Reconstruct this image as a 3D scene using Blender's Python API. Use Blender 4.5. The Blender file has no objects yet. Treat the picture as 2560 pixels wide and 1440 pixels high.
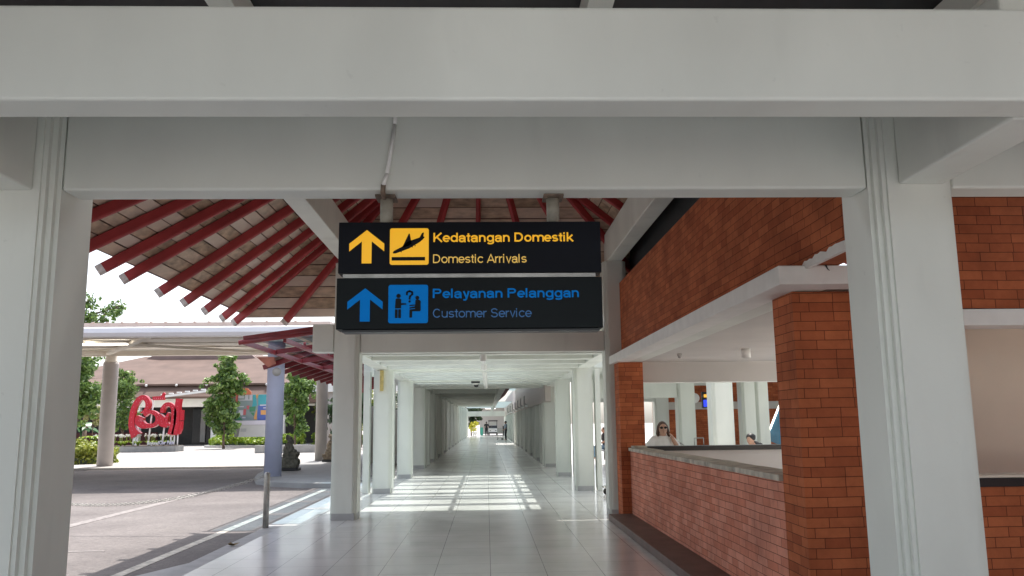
import bpy, bmesh, math, random
from mathutils import Vector, Matrix
random.seed(7)
S = bpy.context.scene
R = math.radians
# ------------------------------------------------------------------ camera, world, sun, exposure
cd = bpy.data.cameras.new('camera'); cam = bpy.data.objects.new('camera', cd); S.collection.objects.link(cam)
cd.sensor_width = 36; cd.lens = 2076.8 / 2560 * 36; cd.clip_end = 3000; cd.clip_start = 0.05
rt = Vector((0.99948605, -0.02993262, -0.01147485)); dn = Vector((-0.00655239, 0.15963893, -0.98715373)); fw = Vector((0.03137993, 0.98672157, 0.15936075))
M = Matrix((rt, -dn, -fw)).transposed().to_4x4(); M.translation = (0, 0, 1.6)
cam.matrix_world = M
S.camera = cam
SUNDIR = Vector((0.02, 0.42, 1.0)).normalized()
el = math.asin(SUNDIR.z); az = math.atan2(SUNDIR.x, SUNDIR.y)
W = bpy.data.worlds.new('World'); S.world = W; W.use_nodes = True
nt = W.node_tree; bg = nt.nodes['Background']
sky = nt.nodes.new('ShaderNodeTexSky'); sky.sky_type = 'NISHITA'; sky.sun_disc = False
sky.sun_elevation = el; sky.sun_rotation = az; sky.air_density = 1.0; sky.dust_density = 2.5; sky.ozone_density = 1.0
hsv = nt.nodes.new('ShaderNodeHueSaturation'); hsv.inputs['Saturation'].default_value = 0.45
nt.links.new(sky.outputs[0], hsv.inputs['Color']); nt.links.new(hsv.outputs[0], bg.inputs[0]); bg.inputs[1].default_value = 0.12
sl = bpy.data.lights.new('sun', 'SUN'); sl.energy = 2.0; sl.angle = R(0.5); sl.color = (1.0, 0.96, 0.9)
so = bpy.data.objects.new('sun', sl); S.collection.objects.link(so)
so.rotation_euler = SUNDIR.to_track_quat('Z', 'Y').to_euler()
S.view_settings.view_transform = 'Standard'; S.view_settings.look = 'None'; S.view_settings.exposure = 1.5; S.view_settings.gamma = 1
S.cycles.max_bounces = 14; S.cycles.diffuse_bounces = 8; S.cycles.glossy_bounces = 4; S.cycles.transparent_max_bounces = 12
S.cycles.caustics_reflective = False; S.cycles.caustics_refractive = False
S.cycles.use_denoising = True; S.cycles.sample_clamp_indirect = 6

# ------------------------------------------------------------------ materials
def nodes(m):
    m.use_nodes = True
    return m.node_tree.nodes, m.node_tree.links, m.node_tree.nodes['Principled BSDF']
def mat(name, col, rough=0.6, var=0.12, scale=3.0, bump=0.0, bscale=40.0, metal=0.0, emit=None, estr=0.0, spec=0.5, stretch=None, island=0.0, island2=None):
    m = bpy.data.materials.new(name); N, L, P = nodes(m)
    P.inputs['Roughness'].default_value = rough; P.inputs['Metallic'].default_value = metal
    P.inputs['Specular IOR Level'].default_value = spec
    tc = N.new('ShaderNodeTexCoord'); src = tc.outputs['Object']
    if stretch:
        mp = N.new('ShaderNodeMapping'); mp.inputs['Scale'].default_value = stretch; L.new(src, mp.inputs[0]); src = mp.outputs[0]
    nz = N.new('ShaderNodeTexNoise'); nz.inputs['Scale'].default_value = scale; nz.inputs['Detail'].default_value = 6; L.new(src, nz.inputs['Vector'])
    r = N.new('ShaderNodeValToRGB'); r.color_ramp.elements[0].position = 0.3; r.color_ramp.elements[1].position = 0.7
    a = [max(0, c * (1 - var)) for c in col]; b = [min(1, c * (1 + var)) for c in col]
    r.color_ramp.elements[0].color = (*a, 1); r.color_ramp.elements[1].color = (*b, 1)
    L.new(nz.outputs['Fac'], r.inputs[0]); out = r.outputs[0]
    if island or island2:
        g = N.new('ShaderNodeNewGeometry')
        if island2:
            mx = N.new('ShaderNodeMix'); mx.data_type = 'RGBA'; L.new(g.outputs['Random Per Island'], mx.inputs[0]); L.new(out, mx.inputs[6]); mx.inputs[7].default_value = (*island2, 1); out = mx.outputs[2]
        if island:
            mr = N.new('ShaderNodeMapRange'); mr.inputs[3].default_value = 1 - island; mr.inputs[4].default_value = 1 + island; L.new(g.outputs['Random Per Island'], mr.inputs[0])
            hs = N.new('ShaderNodeHueSaturation'); L.new(mr.outputs[0], hs.inputs['Value']); L.new(out, hs.inputs['Color']); out = hs.outputs[0]
    L.new(out, P.inputs['Base Color'])
    if bump:
        n2 = N.new('ShaderNodeTexNoise'); n2.inputs['Scale'].default_value = bscale; n2.inputs['Detail'].default_value = 4; L.new(tc.outputs['Object'], n2.inputs['Vector'])
        bp = N.new('ShaderNodeBump'); bp.inputs['Strength'].default_value = bump; bp.inputs['Distance'].default_value = 0.01; L.new(n2.outputs['Fac'], bp.inputs['Height']); L.new(bp.outputs[0], P.inputs['Normal'])
    if emit:
        P.inputs['Emission Color'].default_value = (*emit, 1); P.inputs['Emission Strength'].default_value = estr
    return m
def leafmat(name, c1, c2, trans=0.35):
    m = bpy.data.materials.new(name); N, L, P = nodes(m); N.remove(P)
    g = N.new('ShaderNodeNewGeometry'); r = N.new('ShaderNodeValToRGB')
    r.color_ramp.elements[0].color = (*c1, 1); r.color_ramp.elements[1].color = (*c2, 1); L.new(g.outputs['Random Per Island'], r.inputs[0])
    d = N.new('ShaderNodeBsdfDiffuse'); t = N.new('ShaderNodeBsdfTranslucent'); mx = N.new('ShaderNodeMixShader'); mx.inputs[0].default_value = trans
    gl = N.new('ShaderNodeBsdfGlossy'); gl.inputs['Roughness'].default_value = 0.4; m2 = N.new('ShaderNodeMixShader'); m2.inputs[0].default_value = 0.06
    L.new(r.outputs[0], d.inputs[0]); L.new(r.outputs[0], t.inputs[0]); L.new(d.outputs[0], mx.inputs[1]); L.new(t.outputs[0], mx.inputs[2])
    L.new(mx.outputs[0], m2.inputs[1]); L.new(gl.outputs[0], m2.inputs[2]); L.new(m2.outputs[0], N['Material Output'].inputs[0])
    return m
def glassmat(name, tint, refl=0.12, rough=0.02):
    m = bpy.data.materials.new(name); N, L, P = nodes(m); N.remove(P)
    t = N.new('ShaderNodeBsdfTransparent'); t.inputs[0].default_value = (*tint, 1); g = N.new('ShaderNodeBsdfGlossy'); g.inputs['Roughness'].default_value = rough
    mx = N.new('ShaderNodeMixShader'); mx.inputs[0].default_value = refl; L.new(t.outputs[0], mx.inputs[1]); L.new(g.outputs[0], mx.inputs[2]); L.new(mx.outputs[0], N['Material Output'].inputs[0])
    return m
def brickmat(name, c1, c2, dark, bw=0.225, rh=0.0735, mort=0.0035):
    m = bpy.data.materials.new(name); N, L, P = nodes(m); P.inputs['Roughness'].default_value = 0.85; P.inputs['Specular IOR Level'].default_value = 0.25
    tc = N.new('ShaderNodeTexCoord'); sp = N.new('ShaderNodeSeparateXYZ'); L.new(tc.outputs['Object'], sp.inputs[0])
    ad = N.new('ShaderNodeMath'); ad.operation = 'ADD'; L.new(sp.outputs[0], ad.inputs[0]); L.new(sp.outputs[1], ad.inputs[1])
    nzl = N.new('ShaderNodeTexNoise'); nzl.inputs['Scale'].default_value = 1.3; nzl.inputs['Detail'].default_value = 1; L.new(tc.outputs['Object'], nzl.inputs['Vector'])
    wob = N.new('ShaderNodeMath'); wob.operation = 'MULTIPLY_ADD'; L.new(nzl.outputs['Fac'], wob.inputs[0]); wob.inputs[1].default_value = 0.02; L.new(sp.outputs[2], wob.inputs[2])
    cb = N.new('ShaderNodeCombineXYZ'); L.new(ad.outputs[0], cb.inputs[0]); L.new(wob.outputs[0], cb.inputs[1])
    bt = N.new('ShaderNodeTexBrick'); L.new(cb.outputs[0], bt.inputs['Vector']); bt.inputs['Scale'].default_value = 1
    bt.inputs['Brick Width'].default_value = bw; bt.inputs['Row Height'].default_value = rh; bt.inputs['Mortar Size'].default_value = mort; bt.inputs['Mortar Smooth'].default_value = 0.3; bt.inputs['Bias'].default_value = -0.1
    bt.offset = 0.43; bt.squash = 0.72; bt.squash_frequency = 3
    bt.inputs['Color1'].default_value = (*c1, 1); bt.inputs['Color2'].default_value = (*c2, 1); bt.inputs['Mortar'].default_value = (*dark, 1)
    nz = N.new('ShaderNodeTexNoise'); nz.inputs['Scale'].default_value = 2.2; nz.inputs['Detail'].default_value = 9; nz.inputs['Roughness'].default_value = 0.7; L.new(tc.outputs['Object'], nz.inputs['Vector'])
    rp = N.new('ShaderNodeValToRGB'); rp.color_ramp.elements[0].position = 0.32; rp.color_ramp.elements[1].position = 0.72
    rp.color_ramp.elements[0].color = (0.72, 0.70, 0.70, 1); rp.color_ramp.elements[1].color = (1.22, 1.2, 1.18, 1); L.new(nz.outputs['Fac'], rp.inputs[0])
    mu = N.new('ShaderNodeMix'); mu.data_type = 'RGBA'; mu.blend_type = 'MULTIPLY'; mu.inputs[0].default_value = 1; L.new(bt.outputs[0], mu.inputs[6]); L.new(rp.outputs[0], mu.inputs[7])
    L.new(mu.outputs[2], P.inputs['Base Color'])
    nf = N.new('ShaderNodeTexNoise'); nf.inputs['Scale'].default_value = 60; L.new(tc.outputs['Object'], nf.inputs['Vector'])
    sb = N.new('ShaderNodeMath'); sb.operation = 'MULTIPLY_ADD'; L.new(bt.outputs['Fac'], sb.inputs[0]); sb.inputs[1].default_value = -1.0; 
    sc2 = N.new('ShaderNodeMath'); sc2.operation = 'MULTIPLY'; sc2.inputs[1].default_value = 0.4; L.new(nf.outputs['Fac'], sc2.inputs[0]); L.new(sc2.outputs[0], sb.inputs[2])
    bp = N.new('ShaderNodeBump'); bp.inputs['Strength'].default_value = 0.5; bp.inputs['Distance'].default_value = 0.006; L.new(sb.outputs[0], bp.inputs['Height']); L.new(bp.outputs[0], P.inputs['Normal'])
    return m
def tilemat(name, col, grout, size, rough):
    m = bpy.data.materials.new(name); N, L, P = nodes(m)
    tc = N.new('ShaderNodeTexCoord'); mp = N.new('ShaderNodeMapping'); mp.inputs['Location'].default_value = (-0.03, 0.28, 0); L.new(tc.outputs['Object'], mp.inputs[0])
    bt = N.new('ShaderNodeTexBrick'); bt.offset = 0; bt.squash = 1; L.new(mp.outputs[0], bt.inputs['Vector']); bt.inputs['Scale'].default_value = 1
    bt.inputs['Brick Width'].default_value = size; bt.inputs['Row Height'].default_value = size; bt.inputs['Mortar Size'].default_value = 0.0045; bt.inputs['Mortar Smooth'].default_value = 0.2
    bt.inputs['Color1'].default_value = (*col, 1); bt.inputs['Color2'].default_value = (*[c * 0.95 for c in col], 1); bt.inputs['Mortar'].default_value = (*grout, 1)
    nz = N.new('ShaderNodeTexNoise'); nz.inputs['Scale'].default_value = 1.1; nz.inputs['Detail'].default_value = 7; L.new(tc.outputs['Object'], nz.inputs['Vector'])
    rp = N.new('ShaderNodeValToRGB'); rp.color_ramp.elements[0].color = (0.86, 0.86, 0.85, 1); rp.color_ramp.elements[1].color = (1.05, 1.05, 1.05, 1); rp.color_ramp.elements[0].position = 0.3; rp.color_ramp.elements[1].position = 0.65; L.new(nz.outputs['Fac'], rp.inputs[0])
    mu = N.new('ShaderNodeMix'); mu.data_type = 'RGBA'; mu.blend_type = 'MULTIPLY'; mu.inputs[0].default_value = 1; L.new(bt.outputs[0], mu.inputs[6]); L.new(rp.outputs[0], mu.inputs[7]); L.new(mu.outputs[2], P.inputs['Base Color'])
    mr = N.new('ShaderNodeMapRange'); mr.inputs[3].default_value = rough * 0.75; mr.inputs[4].default_value = rough * 1.4; L.new(nz.outputs['Fac'], mr.inputs[0]); L.new(mr.outputs[0], P.inputs['Roughness'])
    return m
def roadmat(name, c, dark, rough=0.85):
    m = bpy.data.materials.new(name); N, L, P = nodes(m); P.inputs['Roughness'].default_value = rough; P.inputs['Specular IOR Level'].default_value = 0.3
    tc = N.new('ShaderNodeTexCoord')
    n1 = N.new('ShaderNodeTexNoise'); n1.inputs['Scale'].default_value = 0.45; n1.inputs['Detail'].default_value = 8; n1.inputs['Roughness'].default_value = 0.65; L.new(tc.outputs['Object'], n1.inputs['Vector'])
    n2 = N.new('ShaderNodeTexNoise'); n2.inputs['Scale'].default_value = 16; n2.inputs['Detail'].default_value = 6; n2.inputs['Roughness'].default_value = 0.8; L.new(tc.outputs['Object'], n2.inputs['Vector'])
    v = N.new('ShaderNodeTexVoronoi'); v.inputs['Scale'].default_value = 45; L.new(tc.outputs['Object'], v.inputs['Vector'])
    r1 = N.new('ShaderNodeValToRGB'); r1.color_ramp.elements[0].position = 0.35; r1.color_ramp.elements[1].position = 0.65; r1.color_ramp.elements[0].color = (*dark, 1); r1.color_ramp.elements[1].color = (*c, 1); L.new(n1.outputs['Fac'], r1.inputs[0])
    r2 = N.new('ShaderNodeValToRGB'); r2.color_ramp.elements[0].position = 0.3; r2.color_ramp.elements[1].position = 0.72; r2.color_ramp.elements[0].color = (0.66, 0.66, 0.66, 1); r2.color_ramp.elements[1].color = (1.3, 1.28, 1.26, 1); L.new(n2.outputs['Fac'], r2.inputs[0])
    mu = N.new('ShaderNodeMix'); mu.data_type = 'RGBA'; mu.blend_type = 'MULTIPLY'; mu.inputs[0].default_value = 1; L.new(r1.outputs[0], mu.inputs[6]); L.new(r2.outputs[0], mu.inputs[7])
    L.new(mu.outputs[2], P.inputs['Base Color'])
    bp = N.new('ShaderNodeBump'); bp.inputs['Strength'].default_value = 0.4; bp.inputs['Distance'].default_value = 0.01; L.new(v.outputs['Distance'], bp.inputs['Height']); L.new(bp.outputs[0], P.inputs['Normal'])
    return m
WHITE = mat('white_paint', (0.70, 0.725, 0.672), 0.5, 0.09, 1.1, 0.06, 25, stretch=(1, 1, 0.4))
N_, L2_, P_ = WHITE.node_tree.nodes, WHITE.node_tree.links, WHITE.node_tree.nodes['Principled BSDF']
src_ = P_.inputs['Base Color'].links[0].from_socket; t_ = N_.new('ShaderNodeTexCoord')
for sc_, lo_, hi_, k_, st_ in ((2.4, .60, .74, .90, (1, 1, .22)), (14, .70, .74, .93, (1, 1, 1)), (.7, .5, .7, .93, (1, 1, 1))):
    mp_ = N_.new('ShaderNodeMapping'); mp_.inputs['Scale'].default_value = st_; L2_.new(t_.outputs['Object'], mp_.inputs[0]); n_ = N_.new('ShaderNodeTexNoise'); n_.inputs['Scale'].default_value = sc_; n_.inputs['Detail'].default_value = 5; L2_.new(mp_.outputs[0], n_.inputs['Vector'])
    r_ = N_.new('ShaderNodeMapRange'); r_.inputs[1].default_value = lo_; r_.inputs[2].default_value = hi_; r_.inputs[3].default_value = 1; r_.inputs[4].default_value = k_; L2_.new(n_.outputs['Fac'], r_.inputs[0])
    m_ = N_.new('ShaderNodeMix'); m_.data_type = 'RGBA'; m_.blend_type = 'MULTIPLY'; m_.inputs[0].default_value = 1; L2_.new(src_, m_.inputs[6]); L2_.new(r_.outputs[0], m_.inputs[7]); src_ = m_.outputs[2]
L2_.new(src_, P_.inputs['Base Color'])
WHITE2 = mat('white_paint_fresh', (0.80, 0.80, 0.77), 0.5, 0.05, 6, 0.1, 40)
BEIGE = mat('beige_plaster', (0.80, 0.72, 0.60), 0.8, 0.05, 1.5)
GREYP = mat('grey_plaster', (0.55, 0.53, 0.5), 0.8, 0.05, 1.5)
SKIRT = mat('grey_skirting', (0.42, 0.42, 0.42), 0.4, 0.08, 5)
DARKMETAL_SHADE = mat('roof_metal_and_shade', (0.03, 0.033, 0.036), 0.6, 0.2)
BRICK = brickmat('red_brick', (0.50, 0.152, 0.062), (0.34, 0.09, 0.037), (0.12, 0.036, 0.018), bw=0.26, mort=0.003)
BRICKP = brickmat('lit_parapet_brick', (0.68, 0.30, 0.21), (0.56, 0.20, 0.125), (0.16, 0.05, 0.03), bw=0.26, mort=0.003)  # paler red brick: the light falling on the parapet is put into the colour
STONE = mat('dark_step_stone', (0.13, 0.085, 0.075), 0.5, 0.25, 4, 0.2)
CAPST = mat('weathered_capstone', (0.50, 0.46, 0.38), 0.85, 0.35, 7, 0.5, 50)
BLACK = mat('black_trim', (0.012, 0.012, 0.014), 0.35, 0.2)
REDP = mat('red_steel_paint', (0.20, 0.018, 0.024), 0.42, 0.22, 4, 0.05)
REDR = mat('red_rafter_paint', (0.33, 0.032, 0.034), 0.5, 0.2, 3, 0.05)
CUT = mat('weathered_end_grain', (0.58, 0.53, 0.50), 0.9, 0.25, 20)
WOOD = mat('ceiling_planks', (0.52, 0.355, 0.23), 0.7, 0.5, 5.5, 0.25, 30, island=0.45, stretch=(1, 1, 3), island2=(0.40, 0.325, 0.275))
TILEROOF = mat('clay_roof_tiles', (0.17, 0.10, 0.08), 0.9, 0.3, 3)
SIGNBLK = mat('sign_face', (0.005, 0.006, 0.010), 0.45, 0.3, 2, spec=0.12)
SIGNBLK2 = mat('sign_face_lower', (0.006, 0.009, 0.010), 0.45, 0.3, 2, spec=0.14)
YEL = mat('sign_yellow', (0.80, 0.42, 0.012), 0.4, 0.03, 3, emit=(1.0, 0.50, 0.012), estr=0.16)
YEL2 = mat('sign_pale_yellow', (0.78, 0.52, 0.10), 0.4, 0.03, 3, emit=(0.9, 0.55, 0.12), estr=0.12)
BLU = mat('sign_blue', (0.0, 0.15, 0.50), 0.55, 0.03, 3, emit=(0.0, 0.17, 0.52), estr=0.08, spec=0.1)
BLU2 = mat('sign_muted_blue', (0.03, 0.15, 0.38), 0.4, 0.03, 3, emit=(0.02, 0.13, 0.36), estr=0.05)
STEEL = mat('galvanised_steel', (0.42, 0.41, 0.38), 0.4, 0.25, 12, metal=0.5)
OLDPIPE = mat('weathered_pipe_paint', (0.37, 0.35, 0.29), 0.6, 0.25, 14, 0.2)
RUST = mat('rusty_plate', (0.16, 0.12, 0.09), 0.8, 0.4, 14)
FLOOR = tilemat('polished_white_tile', (0.82, 0.805, 0.785), (0.30, 0.29, 0.28), 0.6, 0.17)
ROAD = roadmat('road_paving', (0.225, 0.203, 0.196), (0.155, 0.138, 0.135))
PLAZA = roadmat('plaza_paving', (0.50, 0.475, 0.45), (0.40, 0.38, 0.36))
KERBM = mat('kerb_stone', (0.42, 0.41, 0.41), 0.7, 0.12, 5, 0.2)
LINE = mat('road_line_paint', (0.52, 0.48, 0.42), 0.7, 0.4, 9)
LINE2 = mat('faded_line_paint', (0.265, 0.238, 0.228), 0.8, 0.3, 9)
CREAM = mat('cream_canopy_paint', (0.80, 0.75, 0.67), 0.6, 0.05, 2)
FASCIA = mat('canopy_fascia', (0.80, 0.79, 0.83), 0.4, 0.03, 2)
PINKM = mat('pinkish_metal_roof', (0.60, 0.48, 0.42), 0.5, 0.06, 2)
COLGREY = mat('grey_column_paint', (0.47, 0.43, 0.415), 0.6, 0.08, 2)
LAV = mat('lavender_column_paint', (0.50, 0.53, 0.70), 0.5, 0.07, 2)
GREYC = mat('dark_grey_column', (0.37, 0.35, 0.33), 0.6, 0.08, 2)
SHINGLE = mat('brown_shingle', (0.15, 0.098, 0.08), 0.85, 0.18, 0.7, stretch=(1, 1, 2))
SHINGLE2 = mat('grey_brown_ridge', (0.235, 0.17, 0.16), 0.85, 0.15, 1)
DARKIN = mat('dark_glass', (0.010, 0.010, 0.013), 0.15, 0.2)
REDSIGN = mat('red_sign_lacquer', (0.47, 0.005, 0.024), 0.3, 0.08, 1)
PINKORN = mat('pale_pink_ornament', (0.62, 0.14, 0.19), 0.5, 0.1)
WPOLE = mat('white_pole_paint', (0.78, 0.77, 0.76), 0.5, 0.03)
GRANITE = mat('grey_planter_stone', (0.30, 0.295, 0.285), 0.7, 0.15, 4, 0.2)
STATUE = mat('mossy_lava_stone', (0.125, 0.12, 0.095), 0.9, 0.55, 9, 0.8, 30)
STATUE2 = mat('sandy_lava_stone', (0.22, 0.18, 0.13), 0.9, 0.4, 9, 0.8, 30)
BARK = mat('bark', (0.17, 0.12, 0.085), 0.9, 0.3, 12, 0.5)
SOIL = mat('soil', (0.07, 0.05, 0.035), 0.95, 0.3)
LEAF = leafmat('leaf_green', (0.04, 0.11, 0.022), (0.28, 0.42, 0.09))
LEAFY = leafmat('leaf_yellow_green', (0.10, 0.17, 0.02), (0.36, 0.40, 0.06))
LEAFV = leafmat('leaf_variegated', (0.16, 0.19, 0.05), (0.50, 0.46, 0.20))
LEAFB = leafmat('leaf_bush', (0.14, 0.21, 0.025), (0.46, 0.48, 0.08))
LEAFD = leafmat('leaf_dark', (0.012, 0.035, 0.012), (0.05, 0.10, 0.03))
LEAFL = leafmat('leaf_lily', (0.12, 0.25, 0.018), (0.42, 0.52, 0.05))
LEAFBAN = leafmat('leaf_broad', (0.03, 0.10, 0.035), (0.07, 0.17, 0.06))
PETAL = leafmat('petal_white', (0.6, 0.6, 0.55), (0.8, 0.8, 0.76))
GOLDL = leafmat('leaf_golden', (0.45, 0.42, 0.02), (0.75, 0.72, 0.08))
GLASSB = glassmat('canopy_glass', (0.50, 0.68, 0.80), 0.12)
GLASSC = glassmat('skylight_glass', (0.93, 0.97, 0.96), 0.06)
LAMPON = mat('lamp_diffuser', (0.9, 0.9, 0.85), 0.4, 0, emit=(1, 0.95, 0.85), estr=1.6)
SKIN = mat('skin', (0.45, 0.26, 0.18), 0.55, 0.06, 8)
SKIN2 = mat('skin_tan', (0.30, 0.17, 0.11), 0.55, 0.06, 8)
HAIR = mat('brown_hair', (0.07, 0.032, 0.02), 0.5, 0.3, 30)
HAIRB = mat('black_hair', (0.012, 0.01, 0.01), 0.45, 0.3, 30)
SHIRT = mat('white_cloth', (0.78, 0.77, 0.75), 0.8, 0.04, 8)
BLKCL = mat('black_cloth', (0.015, 0.015, 0.018), 0.8, 0.2)
GREYCL = mat('grey_cloth', (0.22, 0.25, 0.30), 0.8, 0.1)
JEAN = mat('blue_denim', (0.10, 0.17, 0.24), 0.85, 0.2, 9)
LENSM = mat('sunglass_lens', (0.01, 0.008, 0.008), 0.1, 0)
TEAL = mat('teal_plastic', (0.05, 0.35, 0.27), 0.5, 0.1)
RUBBER = mat('black_rubber', (0.014, 0.014, 0.014), 0.7, 0.2)
SCREENB = mat('lit_blue_screen', (0.01, 0.02, 0.1), 0.2, 0, emit=(0.02, 0.05, 0.8), estr=0.5)
SCREENO = mat('lit_amber_row', (0.3, 0.15, 0.02), 0.2, 0, emit=(0.9, 0.45, 0.05), estr=0.4)
YPLATE = mat('yellowed_lamp_cover', (0.55, 0.43, 0.16), 0.5, 0.35, 14)
ORANGE = mat('orange_board', (0.75, 0.22, 0.12), 0.5, 0.06)

# ------------------------------------------------------------------ mesh helpers
class MB:
    def __init__(s): s.bm = bmesh.new()
    def box(s, x0, x1, y0, y1, z0, z1, mi=0):
        v = [s.bm.verts.new((x, y, z)) for x in (x0, x1) for y in (y0, y1) for z in (z0, z1)]
        for f in ((0, 1, 3, 2), (4, 6, 7, 5), (0, 4, 5, 1), (2, 3, 7, 6), (0, 2, 6, 4), (1, 5, 7, 3)):
            s.bm.faces.new([v[i] for i in f]).material_index = mi
        return s
    def prism(s, pts, a, b, axis='z', mi=0):
        def P(p, t): return {'z': (p[0], p[1], t), 'y': (p[0], t, p[1]), 'x': (t, p[0], p[1])}[axis]
        A = [s.bm.verts.new(P(p, a)) for p in pts]; B = [s.bm.verts.new(P(p, b)) for p in pts]; n = len(pts)
        s.bm.faces.new(A).material_index = mi; s.bm.faces.new(B[::-1]).material_index = mi
        for i in range(n): s.bm.faces.new((A[i], B[i], B[(i + 1) % n], A[(i + 1) % n])).material_index = mi
        return s
    def tube(s, p0, p1, r0, r1=None, n=10, caps=True, mi=0):
        r1 = r0 if r1 is None else r1; p0 = Vector(p0); p1 = Vector(p1); d = (p1 - p0)
        if d.length < 1e-6: return s
        q = d.to_track_quat('Z', 'Y'); A = []; B = []
        for i in range(n):
            a = 2 * math.pi * i / n; o = q @ Vector((math.cos(a), math.sin(a), 0)); A.append(s.bm.verts.new(p0 + o * r0)); B.append(s.bm.verts.new(p1 + o * r1))
        for i in range(n):
            f = s.bm.faces.new((A[i], A[(i + 1) % n], B[(i + 1) % n], B[i])); f.smooth = True; f.material_index = mi
        if caps: s.bm.faces.new(A[::-1]).material_index = mi; s.bm.faces.new(B).material_index = mi
        return s
    def path(s, pts, r, n=8):
        for a, b in zip(pts[:-1], pts[1:]): s.tube(a, b, r, n=n)
        return s
    def bar(s, p0, p1, w, h, up=(0, 0, 1), mi=0, mi_end=None):
        p0 = Vector(p0); p1 = Vector(p1); d = (p1 - p0).normalized(); u = Vector(up); r = d.cross(u).normalized(); u = r.cross(d)
        v = [s.bm.verts.new(p + r * (sx * w / 2) + u * (sz * h / 2)) for p in (p0, p1) for sx in (-1, 1) for sz in (-1, 1)]
        for k, f in enumerate(((0, 2, 3, 1), (4, 5, 7, 6), (0, 1, 5, 4), (2, 6, 7, 3), (0, 4, 6, 2), (1, 3, 7, 5))):
            s.bm.faces.new([v[i] for i in f]).material_index = (mi_end if (mi_end is not None and k < 2) else mi)
        return s
    def ball(s, c, r, n=10, mi=0, squash=(1, 1, 1), rot=None):
        m = Matrix.Diagonal((*[r * q for q in squash], 1))
        if rot is not None: m = rot.to_4x4() @ m
        m = Matrix.Translation(c) @ m
        g = bmesh.ops.create_uvsphere(s.bm, u_segments=n, v_segments=max(6, n * 2 // 3), radius=1, matrix=m)
        for v in g['verts']:
            for f in v.link_faces: f.smooth = True; f.material_index = mi
        return s
    def quad(s, a, b, c, d, mi=0):
        s.bm.faces.new([s.bm.verts.new(p) for p in (a, b, c, d)]).material_index = mi; return s
    def poly(s, pts, mi=0):
        s.bm.faces.new([s.bm.verts.new(p) for p in pts]).material_index = mi; return s
    def lathe(s, prof, c=(0, 0, 0), n=20, mi=0):
        rings = []
        for r, z in prof: rings.append([s.bm.verts.new((c[0] + r * math.cos(2 * math.pi * i / n), c[1] + r * math.sin(2 * math.pi * i / n), c[2] + z)) for i in range(n)])
        for A, B in zip(rings[:-1], rings[1:]):
            for i in range(n):
                f = s.bm.faces.new((A[i], A[(i + 1) % n], B[(i + 1) % n], B[i])); f.smooth = True; f.material_index = mi
        s.bm.faces.new(rings[0][::-1]).material_index = mi; s.bm.faces.new(rings[-1]).material_index = mi
        return s
    def done(s, name, m, parent=None, bevel=0, remesh=0, decim=0, segs=2):
        bmesh.ops.recalc_face_normals(s.bm, faces=s.bm.faces[:])
        if bevel: bmesh.ops.bevel(s.bm, geom=s.bm.edges[:], offset=bevel, segments=segs, affect='EDGES', profile=0.5, clamp_overlap=True)
        me = bpy.data.meshes.new(name); s.bm.to_mesh(me); s.bm.free()
        for x in (m if isinstance(m, (list, tuple)) else [m]): me.materials.append(x)
        o = bpy.data.objects.new(name, me); S.collection.objects.link(o)
        if remesh:
            md = o.modifiers.new('r', 'REMESH'); md.mode = 'VOXEL'; md.voxel_size = remesh; md.use_smooth_shade = True
            sm = o.modifiers.new('s', 'SMOOTH'); sm.iterations = 3; sm.factor = 0.5
            dg = bpy.context.evaluated_depsgraph_get(); me2 = bpy.data.meshes.new_from_object(o.evaluated_get(dg)); o.modifiers.clear(); o.data = me2
            me2.name = name
            for p in me2.polygons: p.use_smooth = True
        if parent: o.parent = parent
        return o
def tag(o, label, cat, group=None, kind=None):
    if label: o['label'] = label
    if cat: o['category'] = cat
    if group: o['group'] = group
    if kind: o['kind'] = kind
    return o
def thing(name, label, cat, loc=(0, 0, 0), rz=0, group=None):
    o = bpy.data.objects.new(name, None); S.collection.objects.link(o); o.location = loc; o.rotation_euler = (0, 0, rz); o.empty_display_size = 0.2
    return tag(o, label, cat, group)
def struct(o): o['kind'] = 'structure'; return o
def dup(root, loc, label, rz=None, scale=None):
    r = root.copy(); S.collection.objects.link(r); r.location = loc; r['label'] = label
    if rz is not None: r.rotation_euler = (0, 0, rz)
    if scale: r.scale = (scale,) * 3
    for ch in list(root.children):
        c = ch.copy(); S.collection.objects.link(c); c.parent = r
        for g in ch.children:
            d = g.copy(); S.collection.objects.link(d); d.parent = c
    return r
def text(body, x, z, h, y, m, parent, bold=0.0, width=None, name='lettering', depth=0.002, rx=90):
    cu = bpy.data.curves.new('t', 'FONT'); cu.body = body; cu.size = h; cu.offset = bold; cu.extrude = depth; cu.resolution_u = 4
    o = bpy.data.objects.new('t', cu); S.collection.objects.link(o)
    dg = bpy.context.evaluated_depsgraph_get(); me = bpy.data.meshes.new_from_object(o.evaluated_get(dg)); bpy.data.objects.remove(o)
    xs = [v.co.x for v in me.vertices]; sc = (width / (max(xs) - min(xs))) if width else 1; x0 = min(xs)
    for v in me.vertices: v.co = Vector((x + (v.co.x - x0) * sc, y - v.co.z, z + v.co.y))
    me.materials.clear(); me.materials.append(m); me.name = name
    q = bpy.data.objects.new(name, me); S.collection.objects.link(q); q.parent = parent
    return q
def arc(cx, cy, rx, ry, a0, a1, n=14): return [(cx + rx * math.cos(R(a0 + (a1 - a0) * i / n)), cy + ry * math.sin(R(a0 + (a1 - a0) * i / n))) for i in range(n + 1)]
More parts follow.
